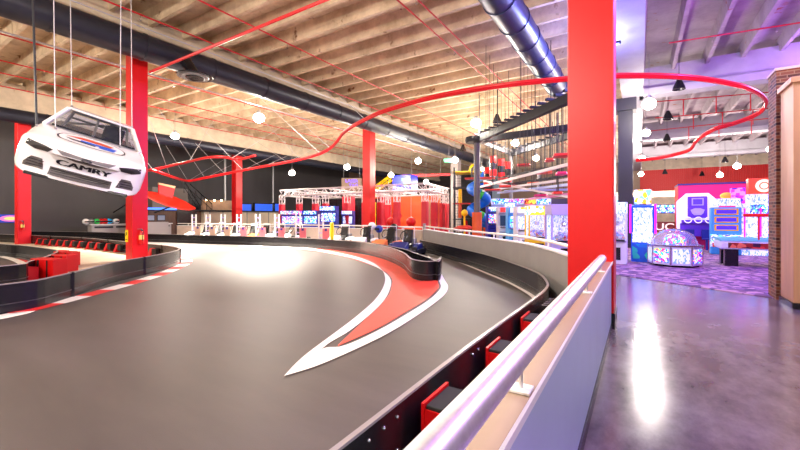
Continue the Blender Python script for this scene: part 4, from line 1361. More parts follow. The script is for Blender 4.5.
cabinet((p.x, p.y + .2, 0), .5, .5, 1.95, spec[3][5], M_LBLUE, A_SCR_B, A_WHITE)
p = D(502.5, 215, 19)
cabinet((p.x, p.y + .2, 0), .5, .56, 2.0, spec[4][5], M_CAB, mat('screen_dark', (60, 80, 110), .2), mat('marquee_red', (240, 60, 50), .4, emit=.6))
p = D(492, 215, 23)
cabinet((p.x, p.y, 0), .5, .6, 2.1, 'purple and blue arcade cabinet beyond the orange padded post', mat('deep_blue_panel', (30, 50, 200), .4), A_SCR_M, A_SCR_B)
# back row higher up, behind
for i, (px, z, wd, m_) in enumerate([(500, 2.3, 1.0, A_SCR_B), (514, 2.0, 1.2, A_SCR_M), (528, 2.2, 1.0, art('screen_fire', [(240, 60, 30), (255, 200, 60), (90, 30, 20), (250, 120, 40)], 8, 1.2)), (541, 2.2, 1.1, A_SCR_B), (556, 2.3, 1.2, mat('dark_box', (70, 66, 84), .5))]):
    p = D(px, 207, 24)
    t = cabinet((p.x, p.y, .012), .25, wd, 2.6, ['large blue arcade cabinet in the back row, leftmost under the ropes course', 'many-coloured arcade cabinet in the back row under the ropes course', 'red and orange arcade cabinet in the back row under the ropes course', 'blue arcade cabinet in the back row near the yellow claw machine', 'dark unlit cabinet in the back row above the white claw machine'][i], M_CAB if i < 4 else M_DARK, m_, m_)
# big lit blue screen on a pole (502-515,202-212)
p = D(510, 207, 19.5)
t = thing('screen_panel', 'square light-blue lit screen on a pole above the arcade cabinets', 'screen', p, .25)
MB().box((0, 0, 0), (.62, .12, .52)).build('frame', M_LBLUE, t, bevel=.02)
MB().box((0, -.07, 0), (.52, .02, .42)).build('screen', A_WHITE, t)
MB().cyl((0, .1, -p.z), (0, .1, 0), .05, n=10).build('pole', M_DARK, t)

# --- games under the truss frame
for i, (px, d, w_, m_) in enumerate([(293, 27, 1.6, A_SCR_M), (308, 27, 1.5, A_SCR_B), (329, 26, 1.1, A_SCR_B), (348, 27, .8, A_WHITE)]):
    p = D(px, 215, d)
    cabinet((p.x, p.y, 0), .45, w_, 1.9 if i != 2 else 2.2, ['pink and blue lit game leftmost behind the truss posts', 'blue and white lit game second from left behind the truss posts', 'tall light-blue game behind the yellow bollard', 'small white lit game right of the yellow bollard'][i], mat('deep_blue_panel', (30, 50, 200), .4), m_, m_)

# ================================================================ TRUSS FRAME WITH PADDED POSTS
M_TRUSS = mat('truss_white', (226, 218, 222), .4, .2)
M_PAD = mat('pad_red', (206, 30, 52), .5)
def truss(mb, a, b, s=.22, r=.04):
    a, b = Vector(a), Vector(b)
    t_ = (b - a).normalized()
    upv = Vector((0, 0, 1)) if abs(t_.z) < .9 else Vector((0, 1, 0))
    x = t_.cross(upv).normalized() * s
    y = x.cross(t_).normalized() * s
    cs = [x + y, x - y, -x - y, -x + y]
    for c in cs: mb.cyl(a + c, b + c, r, n=5, cap=False)
    L = (b - a).length
    n = max(2, int(L / .42))
    for i in range(n):
        q0, q1 = a.lerp(b, i / n), a.lerp(b, (i + 1) / n)
        for k in range(4):
            c0, c1 = cs[k], cs[(k + 1) % 4]
            mb.cyl(q0 + (c0 if i % 2 else c1), q1 + (c1 if i % 2 else c0), r * .6, n=4, cap=False)
    return mb
HT = 3.35
cN = D(425, 177, 23.8); cL = D(282, 182, 30.5); cR = D(446, 190, 28.5)
cL.z = cN.z = cR.z = HT
cB = cL + (cR - cN)
t = thing('truss_frame', 'white truss roof frame on red padded posts, beyond the kart pit', 'truss frame', (cN.x, cN.y, 0))
o = Vector((cN.x, cN.y, 0))
for a, b in ((cL, cN), (cN, cR), (cL, cB), (cB, cR)):
    truss(MB(), a - o, b - o).build('roof_beam', M_TRUSS, t)
for k in (.2, .4, .6, .8):
    a = cL.lerp(cN, k); b = cB.lerp(cR, k)
    truss(MB(), a - o, b - o, .14, .03).build('cross_beam', M_TRUSS, t)
posts = [cL, cL.lerp(cN, .15), cL.lerp(cN, .28), cL.lerp(cN, .36), cL.lerp(cN, .52), cL.lerp(cN, .64), cL.lerp(cN, .74), cL.lerp(cN, .84), cN, cN.lerp(cR, .4), cN.lerp(cR, .75), cR, cB.lerp(cR, .3), cB.lerp(cR, .6), cB]
for q in posts:
    q0 = Vector((q.x, q.y, 0)) - o
    pb = truss(MB(), q0 + Vector((0, 0, .0)), q0 + Vector((0, 0, HT - .2)), .15, .03).build('post', M_TRUSS, t)
    MB().box(q0 + Vector((0, 0, 1.26)), (.38, .38, 2.4)).build('pad', M_PAD, pb, bevel=.05)
# red punching balls
for i, (px, py, z) in enumerate([(397, 216, 26), (391, 222, 26.5), (411, 222, 25)]):
    p = D(px, py, z)
    t = thing('inflated_ball', 'glossy red ball hanging in the truss frame, ' + ['upper left of the three', 'lower left of the three', 'right of the three'][i], 'ball', p)
    MB().ball((0, 0, 0), .33, 16).build('ball', M_RED, t, smooth=True)
    MB().cyl((0, 0, .3), (0, 0, HT - p.z), .01, n=5).build('cord', M_WIRE, t)
# orange wall panels and dark panels behind the frame
M_ORW = mat('orange_pad', (236, 96, 44), .5)
p = cB.lerp(cR, .68)
t = tag(MB().box((0, 0, 1.6), (6.0, .3, 3.2)).build('padded_panel', M_ORW, loc=(p.x + .2, p.y + .8, 0)), 'orange padded wall at the back of the truss frame', 'padded wall')
for i, f in enumerate((.08, .2, .32, .44)):
    p = cB.lerp(cR, f)
    tag(MB().box((0, 0, 1.5), (1.9, .25, 3.0)).build('dark_screen', M_BLACK, loc=(p.x, p.y + .4, 0)), 'tall black screen wall behind the truss posts, ' + ['leftmost of four', 'second from left of four', 'third from left of four', 'right of four'][i], 'partition', None)
for i, (px, d) in enumerate([(348.5, 31), (385, 32)]):
    p = D(px, 215, d)
    tag(MB().box((0, 0, 1.55), (1.1, .3, 3.1)).build('padded_panel', M_PAD, loc=(p.x, p.y, 0)), 'bright red padded panel inside the truss frame, ' + ['left of the middle red column', 'right of the middle red column'][i], 'padded wall')
for i, px in enumerate((374, 380, 430, 437)):
    p = D(px, 215, 30 if px < 400 else 26)
    tag(MB().cyl((0, 0, 0), (0, 0, 2.6), .16, n=12).build('padded_pillar', (M_YEL, M_ORW, mat('cream_pad', (230, 200, 160), .5), M_ORW)[i], loc=(p.x, p.y, 0)), ['yellow', 'orange', 'cream', 'orange'][i] + ' padded pillar inside the truss frame' + ['', ' right of the yellow one', ' near the right posts', ' beside the cream one'][i], 'padded pillar')

# signs hanging beyond
p = D(351.5, 183, 38)
t = thing('hanging_sign', 'violet lit sign left of the middle red column reading LASER TAG', 'sign', p, .55)
me_ = text('lettering', 'LASER', .42, mat('sign_violet', (120, 90, 255), .4, emit=.9), (0, -.02, .2), (PI / 2, 0, 0), t, 1.1, True, .03)
text('lettering', 'TAG', .42, MATS['sign_violet'], (.2, -.02, -.25), (PI / 2, 0, 0), t, 1.1, True, .03)
MB().box((0, .06, -.1), (2.0, .05, 1.2)).build('backing', M_WBR, t)
MB().cyl((-.8, .06, .6), (-.8, .06, RB + .4 - p.z), .015, n=5).cyl((.8, .06, .6), (.8, .06, RB + .4 - p.z), .015, n=5).build('hanger', M_GREY, t)
p = D(381, 184, 38)
t = thing('climbing_frame', 'yellow lattice boom rising right of the middle red column', 'lattice boom', p, 0)
truss(MB(), (-1.0, 0, -.7), (1.2, 0, .55), .22, .05).build('boom', M_YEL, t)
MB().box((-.7, 0, -2.4 + .3), (.7, .7, 2.2)).build('cab', M_YEL, t, bevel=.05)
MB().cyl((.9, 0, .4), (.9, 0, -1.4), .05, n=6).cyl((-.7, 0, -3), (-.7, 0, -p.z), .2, n=8).build('mast', M_GREY, t)
p = D(405, 184, 34)
t = thing('blue_cabin', 'deep blue box cabin with a small green light above the truss frame', 'cabin', (p.x, p.y, 0))
MB().box((0, 0, p.z), (1.9, 1.2, 1.5)).build('cabin', mat('cabin_blue', (20, 30, 190), .4), t, bevel=.03)
MB().box((.45, -.62, p.z + .35), (.8, .03, .18)).build('blue_window', mat('win_cyan', (60, 180, 250), .3, emit=1), t)
MB().box((.35, -.62, p.z - .1), (.22, .03, .3)).build('green_light', mat('green_light', (60, 255, 60), .3, emit=1.5), t)
for sx in (-.7, .7):
    MB().cyl((sx, 0, 0), (sx, 0, p.z - .7), .07, n=8).build('support', M_DARK, t)
a, b = D(402, 176, 36), D(450, 174.5, 36)
t = thing('red_girder', 'straight red beam behind the lamps over the truss frame', 'beam', a)
MB().bar((0, 0, 0), b - a, .1, .22).build('beam', M_RED, t)
for f in (.2, .8):
    q = (b - a) * f
    MB().cyl(q, q + Vector((0, 0, RB + .4 - a.z - q.z)), .015, n=5).build('hanger', M_GREY, t)
p = D(449, 160.5, 28)
t = thing('exit_sign', 'small green lit exit sign under the end of the large duct', 'exit sign', p, .5)
MB().box((0, 0, 0), (.7, .06, .22)).build('case', mat('exit_green', (60, 220, 160), .4, emit=1), t)
MB().cyl((0, 0, .1), (0, 0, RB + .4 - p.z), .012, n=5).build('hanger', M_GREY, t)

# ================================================================ PLAY TOWER AND SLIDE
p = D(473, 215, 27)
t = thing('play_tower', 'multi-level play tower with a spiral blue slide, right of the pale column', 'play structure', (p.x, p.y, 0), .4)
for x in (-1.3, -.1, 1.2):
    for y in (-.8, .9):
        MB().box((x, y, 2.45), (.12, .12, 4.9)).build('post', M_DARK, t)
for z, m_ in ((1.3, M_DARK), (2.4, M_RED), (3.5, M_DARK), (4.6, M_YEL)):
    MB().box((-.05, .05, z), (2.7, 1.8, .08)).build('deck', m_, t)
net = MB()
for k in range(14):
    net.box((-1.3 + k * .19, .9, 2.45), (.02, .02, 4.5))
for k in range(22):
    net.box((-.05, .9, .3 + k * .2), (2.5, .02, .02))
net.build('safety_net', M_DARK, t)
helix = [( (.35) + .52 * math.cos(a), -1.3 + .52 * math.sin(a), 4.1 - (a / (2 * PI)) * 1.45) for a in [k * PI / 8 for k in range(-2, 35)]]
MB().tube(helix, .31, 14).build('slide_tube', mat('slide_blue', (30, 120, 245), .3), t, smooth=True)
for k in (6, 14, 22, 30):
    MB().tube([helix[k], helix[k + 1]], .34, 14).build('slide_collar', mat('slide_green', (50, 190, 70), .3), t, smooth=True)
MB().tube([(.1 + .36 * math.cos(a), -1.0, 4.6 + .45 * math.sin(a)) for a in [PI * k / 10 for k in range(11)]], .07, 8).build('entry_arch', M_YEL, t, smooth=True)
for i, (x, z) in enumerate([(-.9, 1.9), (-.9, 2.9), (-.5, .7), (.8, .7)]):
    MB().cyl((x, -.7, z - .5), (x, -.7, z + .5), .13, n=10).build('bumper_roll', (M_ORW, M_YEL, M_RED, M_ORW)[i], t, smooth=True)
# carousel-like tot ride in front (yellow top, red blue base)
p = D(464.5, 229, 22)
t = thing('tot_ride', 'small red and blue round ride with a yellow top below the slide', 'kiddie ride', (p.x, p.y, 0))
MB().lathe([(.5, .05), (.62, .1), (.62, .3), (.5, .4), (.1, .45)], n=20).build('base', mat('ride_blue', (30, 80, 220), .4), t, smooth=True)
MB().lathe([(.6, .78), (.66, .84), (.3, .98), (.05, 1.0)], n=20).build('canopy', M_RED, t, smooth=True)
MB().cyl((0, 0, 0), (0, 0, 1.7), .06, n=8).build('mast', M_YEL, t)
MB().ball((0, 0, 1.72), .2, 12).build('topper', M_YEL, t, smooth=True)

# ================================================================ STEEL CANOPY AND ROPES COURSE
M_STL = mat('canopy_steel', (20, 21, 32), .6)
ZC = 5.75
cc0 = P(477, 140, ZC); cn = P(585, 91.5, ZC); cm = P(585, 126, ZC); ck = P(511, 154, ZC - .1); ck2 = P(585, 131, ZC - .1)
def beam(name, label, a, b, w=.16, h=.3, teeth=0, m=M_STL):
    t = thing(name, label, 'steel beam', a)
    d = b - a
    MB().bar((0, 0, 0), d, w, h).build('beam', m, t)
    if teeth:
        L = d.length
        n = int(L / teeth)
        side = Vector((-d.y, d.x, 0)).normalized()
        for i in range(n):
            q = d * ((i + .5) / n) + Vector((0, 0, h / 2 + .1))
            MB().bar(q - side * .22, q + side * .22, .12, .09).box(q - Vector((0, 0, .07)), (.05, .05, .1)).build('bracket', m, t)
            if i % 2 == 0:
                MB().cyl(q - Vector((0, 0, .1)), q + Vector((0, 0, RB - (a.z + q.z))), .014, n=5).build('hanger', m, t)
    return t
beam('canopy_girder', 'near toothed dark beam of the steel canopy, rising to the duct end', cc0, cn, .26, .34, .5)
beam('canopy_girder', 'second dark canopy beam running level to the big red column', cc0, cm, .24, .34, 0)
beam('canopy_girder', 'rear toothed dark canopy beam ending at the second post', ck, ck2, .22, .3, .6)
beam('canopy_girder', 'pale short canopy beam from the grey post to the second post', cc0, ck, .12, .2, .6, MATS['post_grey'] if 'post_grey' in MATS else mat('post_grey', (104, 102, 106), .5))
p = cc0.copy()
t = thing('canopy_corner', 'rounded dark corner plate on top of the grey canopy post', 'steel plate', p)
MB().lathe([(.62, -.14), (.66, 0), (.62, .14)], n=20).build('plate', M_STL, t, smooth=True)
for i, q in enumerate((cc0, ck, P(539, 168, 4.9))):
    tag(MB().cyl((0, 0, 0), (0, 0, q.z - .15), .17 if i == 0 else .13, n=14).build('canopy_post', mat('post_grey', (104, 102, 106), .5), loc=(q.x, q.y, 0), smooth=True), ['round grey post under the canopy corner, left of the arcade', 'second grey canopy post further back', 'third thin grey canopy post among the ropes course'][i], 'post')
tag(MB().cyl((0, 0, 0), (0, 0, 1.75), .27, n=14).build('post_padding', M_ORW, loc=(cc0.x, cc0.y, .0), smooth=True), 'orange padding round the foot of the grey canopy post', 'padding')
for i, (px, py, d) in enumerate([(493, 165, 24), (501, 168, 24), (508, 171, 24), (487, 176, 25)]):
    p = D(px, py, d)
    t = thing('punch_bag', 'red and black hanging roller bag of the ropes course, ' + ['tallest one at left', 'second one', 'third one', 'low one by the grey post'][i], 'roller bag', p)
    MB().cyl((0, 0, .12), (0, 0, .55), .22, n=12).build('upper_pad', M_RED, t, smooth=True)
    MB().cyl((0, 0, -.3), (0, 0, .12), .22, n=12).build('middle_pad', M_BLACK, t, smooth=True)
    MB().cyl((0, 0, -.7), (0, 0, -.3), .22, n=12).build('lower_pad', M_RED, t, smooth=True)
    MB().cyl((0, 0, .55), (0, 0, ZC + .2 - p.z if i < 3 else 2.2), .015, n=5).build('rod', M_DARK, t)
# walkway beams of the ropes course
M_BP = mat('beam_pale', (226, 214, 222), .4)
M_BB = mat('beam_bluish', (176, 190, 250), .4)
walk = [((480, 187), 24, (585, 160), 13, M_BP, .08, .12, 'long cream walkway beam, highest of the ropes course'), ((483, 191), 24, (585, 177), 13.5, M_BP, .08, .10, 'cream walkway beam just above the bluish one'),
        ((484, 181), 24, (590, 201), 13, M_BP, .07, .08, 'pale walkway beam sloping down towards the big red column'), ((498, 193), 22, (590, 182), 13, M_BB, .12, .1, 'bluish lit walkway beam in the middle of the ropes course'),
        ((505, 191), 22, (590, 189), 14, M_BB, .12, .09, 'lower bluish lit walkway beam'), ((500, 186), 26, (590, 172), 17, M_STL, .12, .14, 'dark walkway beam behind the cream beams'),
        ((530, 199), 22, (590, 192), 14, mat('beam_pink', (246, 150, 190), .4), .16, .12, 'pink lit walkway beam near the arcade cabinets'), ((476, 183), 26, (560, 166), 18, M_STL, .12, .14, 'thin dark handline beam at the top of the ropes course')]
for a, da, b, db, m_, w_, h_, l in walk:
    pa, pb = D(*a, da), D(*b, db)
    t = thing('course_walkway', l, 'walkway beam', pa)
    MB().bar((0, 0, 0), pb - pa, w_, h_).build('beam', m_, t)
    n = int((pb - pa).length / 2.2)
    for k in range(1, n):
        q = (pb - pa) * k / n
        MB().cyl(q, q + Vector((0, 0, min(ZC, 5.7) - pa.z - q.z)), .012, n=5).build('suspension_rod', M_STL, t)
pads = [(480, 178.5, 22, 1.7), (493, 190, 21, .9), (509, 186.5, 20, 1.0), (545, 172.5, 17, .7), (562, 155.5, 14, .6), (550, 160, 15, .35), (524, 165, 20, .7), (541, 195.5, 18, .6), (558, 193, 15, .4), (534, 183.5, 18, .6), (562, 173.5, 14.5, .4), (505, 179, 22, .8)]
for i, (px, py, d, w_) in enumerate(pads):
    p = D(px, py, d)
    m_ = M_ORW if i in (3, 9) else (mat('pad_magenta', (240, 30, 110), .5) if i in (7, 10) else M_RED)
    t = thing('course_platform', ('orange' if i in (3, 9) else 'magenta' if i in (7, 10) else 'red') + ' flat platform of the ropes course, ' + ['large one at the grey canopy post', 'lower one left of the middle', 'one in the middle above the screens', 'upper one beside the lamp',
              'highest one touching the big red column', 'small one left of the highest', 'one under the hanging roller bags side', 'lowest one above the white cabinets', 'lowest one beside the big red column', 'one between the cream beams', 'one just left of the big red column', 'one behind the second canopy post'][i], 'platform', p, .3)
    MB().prism([(-w_ / 2, -.3), (w_ / 2 - .1, -.35), (w_ / 2, 0), (w_ / 2 - .12, .4), (-w_ / 2, .3)], -.05, .05).build('deck', m_, t, bevel=.02)
    MB().cyl((0, 0, .05), (0, 0, ZC - .1 - p.z), .025, n=6).build('hanging_pole', M_STL, t)
# hanging thin rods from the roof in the canopy
for i in range(22):
    px = 486 + i * 3.8
    p = P(px, 118 + (i * 37 % 24), 6.9)
    rr = (i * 53 % 17) / 17
    q = D(px, 160, 15 + 8 * rr)
    t = tag(MB().cyl((0, 0, 0), (0, 0, RB - 3.9), .011, n=5).build('suspension_rod', M_STL, loc=(q.x, q.y, 3.9)), 'thin dark rod hanging from the roof above the ropes course', 'rod', 'thin rods above the ropes course')

# ================================================================ KART PIT
def make_kart(loc, rz, label, col, group=None):
    t = thing('racing_kart', label, 'kart', loc, rz, group)
    t.scale = (.95, 1.0, 1.4)
    MB().box((0, 0, .09), (.75, 1.5, .05)).build('chassis', M_BLACK, t)
    MB().prism([(-.62, -.85), (.62, -.85), (.68, -.6), (.68, .85), (.5, .98), (-.5, .98), (-.68, .85), (-.68, -.6)], .07, .2).prism([(-.5, -.6), (.5, -.6), (.5, .8), (-.5, .8)], .2, .21).build('bumper', M_DARK, t, bevel=.03)
    MB().xprism([(-.95, .16), (-.9, .3), (-.5, .42), (-.45, .2)], -.3, .3).build('nose_fairing', col, t, bevel=.03)
    for s in (-1, 1):
        MB().xprism([(-.35, .15), (-.3, .34), (.4, .36), (.45, .15)], s * .52 - .11, s * .52 + .11).build('side_pod', col, t, bevel=.03)
        for y in (-.58, .62):
            MB().cyl((s * .5, y, .14), (s * .66, y, .14), .14, n=14).build('wheel', M_RUB, t, smooth=True)
    MB().xprism([(-.05, .2), (.35, .2), (.55, .72), (.45, .74), (.28, .36), (-.05, .3)], -.2, .2).build('seat', M_BLACK, t, bevel=.04)
    MB().cyl((0, -.5, .3), (0, -.18, .55), .02, n=8).build('steering_column', M_GREY, t)
    MB().tube([(.15 * math.cos(a), -.17 + .08 * math.sin(a), .57 + .12 * math.sin(a)) for a in [2 * PI * k / 14 for k in range(15)]], .018, 6).build('steering_wheel', M_BLACK, t, smooth=True)
    MB().box((.0, .72, .34), (.5, .3, .24)).build('motor_cover', M_GREY, t, bevel=.03)
    MB().tube([(-.24, .5, .3), (-.24, .52, .78), (.24, .52, .78), (.24, .5, .3)], .02, 6).build('roll_hoop', M_WHITE, t, smooth=True)
    return t
M_KW = mat('kart_white', (230, 226, 224), .35)
M_KO = mat('kart_orange', (236, 120, 60), .4)
M_KB = mat('kart_blue', (26, 44, 110), .35)
kart_px = [(173, 'leftmost of the parked karts, beside the infield column'), (189, 'second parked kart from the left'), (205, 'third parked kart from the left, before the red window column'), (222, 'fourth parked kart from the left'), (236, 'fifth parked kart, in front of the red column with blue windows'),
           (252, 'sixth parked kart from the left'), (269, 'seventh parked kart from the left'), (318, 'parked kart left of the yellow bollard'), (342, 'parked kart right of the yellow bollard'), (364, 'parked kart under the middle red column'), (382, 'blue-lit kart right of the middle red column')]
kproto = None
for i, (px, lab) in enumerate(kart_px):
    by = [y for x, y in [(140, 241.5), (200, 243.7), (250, 245.3), (300, 247.6), (350, 252), (400, 264)]]
    xs_ = [140, 200, 250, 300, 350, 400]
    j = max(k for k in range(5) if xs_[k] <= px)
    yb_ = by[j] + (by[j + 1] - by[j]) * (px - xs_[j]) / 50 if j else by[0] + (by[1] - by[0]) * (px - 140) / 60
    q = P(px, yb_) + Vector((.0, 1.6, 0))
    kw = M_KB if i == 10 else M_KW
    rz = .15 + .1 * (i % 3)
    if kproto is None:
        kproto = make_kart(q, rz, 'white and black kart, ' + lab, M_KW)
    elif i in (9, 10, 4):
        make_kart(q, rz, {9: 'white and orange kart, ', 10: 'blue and black kart, ', 4: 'orange and black kart, '}[i] + lab.replace('blue-lit kart', 'parked'), {9: M_KO, 10: M_KB, 4: M_KO}[i])
    else:
        dup(kproto, q, rz, 'white and black kart, ' + lab)
p = D(332, 215, 17.6)
tag(MB().cyl((0, 0, 0), (0, 0, 1.18), .09, n=14).ball((0, 0, 1.18), .09, 14).build('bollard', mat('bollard_yellow', (250, 232, 10), .4), loc=(p.x, p.y, 0), smooth=True), 'bright yellow bollard behind the long barrier', 'bollard')
# white ladder posts with sign plates
lp = [(194, 0), (208, 1), (223, 1), (239, 2), (258, 3), (277, 3), (298, 4), (321, 4)]
lproto = None
for i, (px, k) in enumerate(lp):
    d = 22.2 - i * .45
    q = D(px, 215, d); q.z = 0
    t = thing('signal_post', '', 'signal post', q, .55)
    for sx in (-.11, .11):
        MB().box((sx, 0, .82), (.07, .06, 1.64)).build('upright', M_WHITE, t)
    for z in (.45, .7, .95, 1.2, 1.45):
        MB().box((0, 0, z), (.18, .04, .05)).build('rung', mat('rung_violet', (176, 160, 226), .4), t)
    MB().box((.26, -.05, .62 if k < 3 else .5), (.34, .05, .62 if k < 3 else .85)).build('plate', mat('plate_pink_%d' % (k > 1), (232, 120, 130) if k > 1 else (212, 180, 158), .5), t)
    MB().box((.26, -.08, .86), (.12, .02, .12)).build('plate_mark', mat('mark_blue', (60, 50, 130), .5), t)
    if k >= 3:
        MB().box((.26, -.02, .1), (.62, .3, .2)).build('foot_block', M_RED if k == 4 else mat('dark_red_block', (110, 20, 24), .5), t)
    t['label'] = 'white ladder-like signal post in the kart pit, ' + ['leftmost of eight', 'second from left', 'third from left', 'fourth, before the red window column', 'fifth from left, with pink plate', 'sixth from left, with pink plate', 'second from the right, red foot block', 'rightmost, just left of the yellow bollard'][i]
# crew helmets / gear cluster by the middle column
for i, (px, py, m_, l) in enumerate([(372, 226, M_WHITE, 'white crash helmet near the foot of the middle red column'), (379, 229, mat('helmet_blue', (40, 60, 160), .3), 'blue crash helmet near the foot of the middle red column'), (394, 227.5, M_BLACK, 'black crash helmet hung on the beige low wall')]):
    q = D(px, py, 19.0)
    t = thing('crash_helmet', l, 'helmet', q)
    MB().ball((0, 0, 0), .2, 14, (.9, 1.1, 1)).build('shell', m_, t, smooth=True)
    MB().box((0, -.17, .0), (.26, .1, .1)).build('visor', M_BLACK, t, bevel=.03)
    MB().cyl((0, 0, -.15), (0, 0, .02 - q.z), .03, n=8).build('stand', M_DARK, t)

# ================================================================ BACK LEFT: counter, container hut, mezzanine, wing, curtains
p = onX(102, 228, -30.0)
t = thing('helmet_counter', 'long pale counter at the foot of the dark left wall, with helmets on it', 'counter', (-32.0, 13.3, 0), PI / 2)
MB().box((0, 0, .45), (5.2, .7, .9)).build('base', mat('counter_grey', (176, 170, 168), .5), t)
MB().box((0, 0, .93), (5.4, .8, .06)).build('worktop', M_WHITE, t)
for k in range(4):
    MB().box((-1.9 + k * 1.27, -.36, .75), (1.1, .02, .12)).build('drawer_rail', M_DARK, t)
hc = [(86, M_WHITE, 'white'), (91, M_GREY, 'grey'), (97, mat('helmet_green', (40, 200, 90), .3), 'green'), (101, M_RED, 'red'), (105, M_RED, 'red'), (109, mat('helmet_cyan', (40, 180, 240), .3), 'light blue'), (116, M_WHITE, 'cream')]
for i, (px, m_, c_) in enumerate(hc):
    q = onX(px, 220, -31.9)
    t = thing('crash_helmet', c_ + ' crash helmet on the counter by the dark wall, ' + ['leftmost', 'second', 'third', 'fourth', 'fifth', 'sixth', 'last'][i] + ' in the row', 'helmet', (q.x, q.y, 1.15))
    MB().ball((0, 0, 0), .2, 12, (1, 1.1, 1)).build('shell', m_, t, smooth=True)
    MB().box((.17, 0, .0), (.1, .26, .1)).build('visor', M_BLACK, t, bevel=.02)
q = onX(10, 218.5, XL + .06)
t = thing('lettered_sign', 'small blue sign with a pink and yellow oval on the dark wall at far left', 'sign', q, PI / 2)
MB().box((0, 0, 0), (1.3, .06, .55)).build('board', mat('sign_royal', (40, 70, 220), .4), t)
MB().prism(ell(0, 0, .5, .2), 0, .03, M=Matrix.Translation((0, -.03, 0)) @ Matrix.Rotation(PI / 2, 4, 'X')).build('oval', mat('sign_pink', (240, 120, 190), .4, emit=.5), t)
MB().prism(ell(0, 0, .3, .1), 0, .04, M=Matrix.Translation((0, -.03, 0)) @ Matrix.Rotation(PI / 2, 4, 'X')).build('oval_centre', mat('sign_gold', (250, 220, 120), .4, emit=.5), t)

# pale panel building row behind the pit
M_PAN = mat('hut_panel', (206, 190, 170), .6)
XH = -31.8
ya, yc = onX(204, 215, XH).y, onX(284, 215, XH).y
t = thing('panel_hut', 'long pale panelled hut with a dark roof edge behind the kart pit', 'hut', (XH, (ya + yc) / 2, 0), PI / 2)
L = yc - ya
MB().box((0, .9, .95), (L, 1.8, 1.9)).build('walls', M_PAN, t)
MB().box((0, .85, 1.96), (L + .4, 2.2, .1)).build('roof_edge', M_DARK, t)
for k in range(7):
    MB().box((-L / 2 + .5 + k * L / 7, -.02, .95), (.08, .05, 1.9)).build('panel_joint', M_GREY, t)
# blue windows above
for i, (a, b) in enumerate([(227, 251), (254, 272), (274, 283)]):
    ya_, yb_ = onX(a, 208, -33.2).y, onX(b, 208, -33.2).y
    zt = onX((a + b) / 2, 203.5, -33.2).z
    t = thing('blue_window_panel', 'blue glowing window band above the panelled hut, ' + ['left', 'middle', 'right'][i] + ' of three', 'window panel', (-33.2, (ya_ + yb_) / 2, 2.0), PI / 2)
    MB().box((0, 0, (zt - 2.0) / 2), (yb_ - ya_, .1, zt - 2.0)).build('pane', mat('pane_blue', (44, 96, 226), .25, emit=.55), t)
    MB().box((0, -.03, zt - 2.0), (yb_ - ya_ + .2, .14, .1)).box((-(yb_ - ya_) / 2, -.03, (zt - 2.0) / 2), (.1, .14, zt - 2.0)).build('frame', M_BLACK, t)
    MB().box((0, .3, -1.0), (yb_ - ya_, .4, 1.98)).build('plinth_wall', M_DARK, t)
# mezzanine block with stair, left of red column D
XM = -32.4
def xpan(name, label, cat, pxa, pxb, z0, z1, X, m_, dep=.4):
    y0_, y1_ = onX(pxa, 210, X).y, onX(pxb, 210, X).y
    return tag(MB().box((0, 0, (z0 + z1) / 2), (dep, y1_ - y0_, z1 - z0)).build(name, m_, loc=(X, (y0_ + y1_) / 2, 0)), label, cat)
M_MEZ = mat('mezzanine_tan', (176, 142, 116), .6, noise=.15, scale=2)
xpan('timber_panel', 'dark brown timber wall under the red wing', 'wall panel', 148, 205, 0, 1.95, XM, mat('brown_timber', (96, 68, 52), .6, noise=.25, scale=4, stretch=(1, 6, .3)), .3)
xpan('mezzanine_slab', 'tan mezzanine parapet left of the red column with windows', 'parapet', 202, 233, 2.05, 2.95, XM - .4, M_MEZ, .3)
xpan('mezzanine_deck', 'dark mezzanine floor edge over the timber wall', 'floor slab', 148, 234, 1.95, 2.05, XM - .8, M_DARK, 2.2)
xpan('upper_cabin', 'grey upper cabin behind the stair rails', 'cabin', 150, 186, 2.05, 3.9, XM - 1.8, mat('cabin_grey', (120, 112, 108), .6), .8)
for i, (a, b) in enumerate([((184, 181), (200, 206)), ((190, 184), (212, 204))]):
    pa, pb = onX(*a, XM), onX(*b, XM)
    t = thing('stair_rail', 'sloping dark stair rail beside the mezzanine, ' + ['left', 'right'][i] + ' of two', 'stair rail', pa)
    MB().cyl((0, 0, 0), pb - pa, .04, n=6).cyl((0, 0, -.5), pb - pa - Vector((0, 0, .5)), .025, n=6).build('rail', M_BLACK, t)
    for k in range(5):
        q = (pb - pa) * k / 4
        MB().cyl(q, q + Vector((0, 0, max(-1.0, 2.05 - (pa.z + q.z)))), .025, n=6).build('baluster', M_BLACK, t)
for i, (px, py) in enumerate([(206, 200), (214, 200.5), (221, 200.5)]):
    q = onX(px, py, XM - .15)
    t = thing('bracket_lamp', 'small glowing lamp on the tan mezzanine parapet, ' + ['left', 'middle', 'right'][i] + ' of three', 'wall lamp', q)
    MB().ball((.06, 0, 0), .09, 10).build('bulb', mat('bulb_warm', (255, 220, 170), .3, emit=9), t, smooth=True)
    MB().box((-.03, 0, 0), (.08, .1, .12)).build('bracket', M_DARK, t)
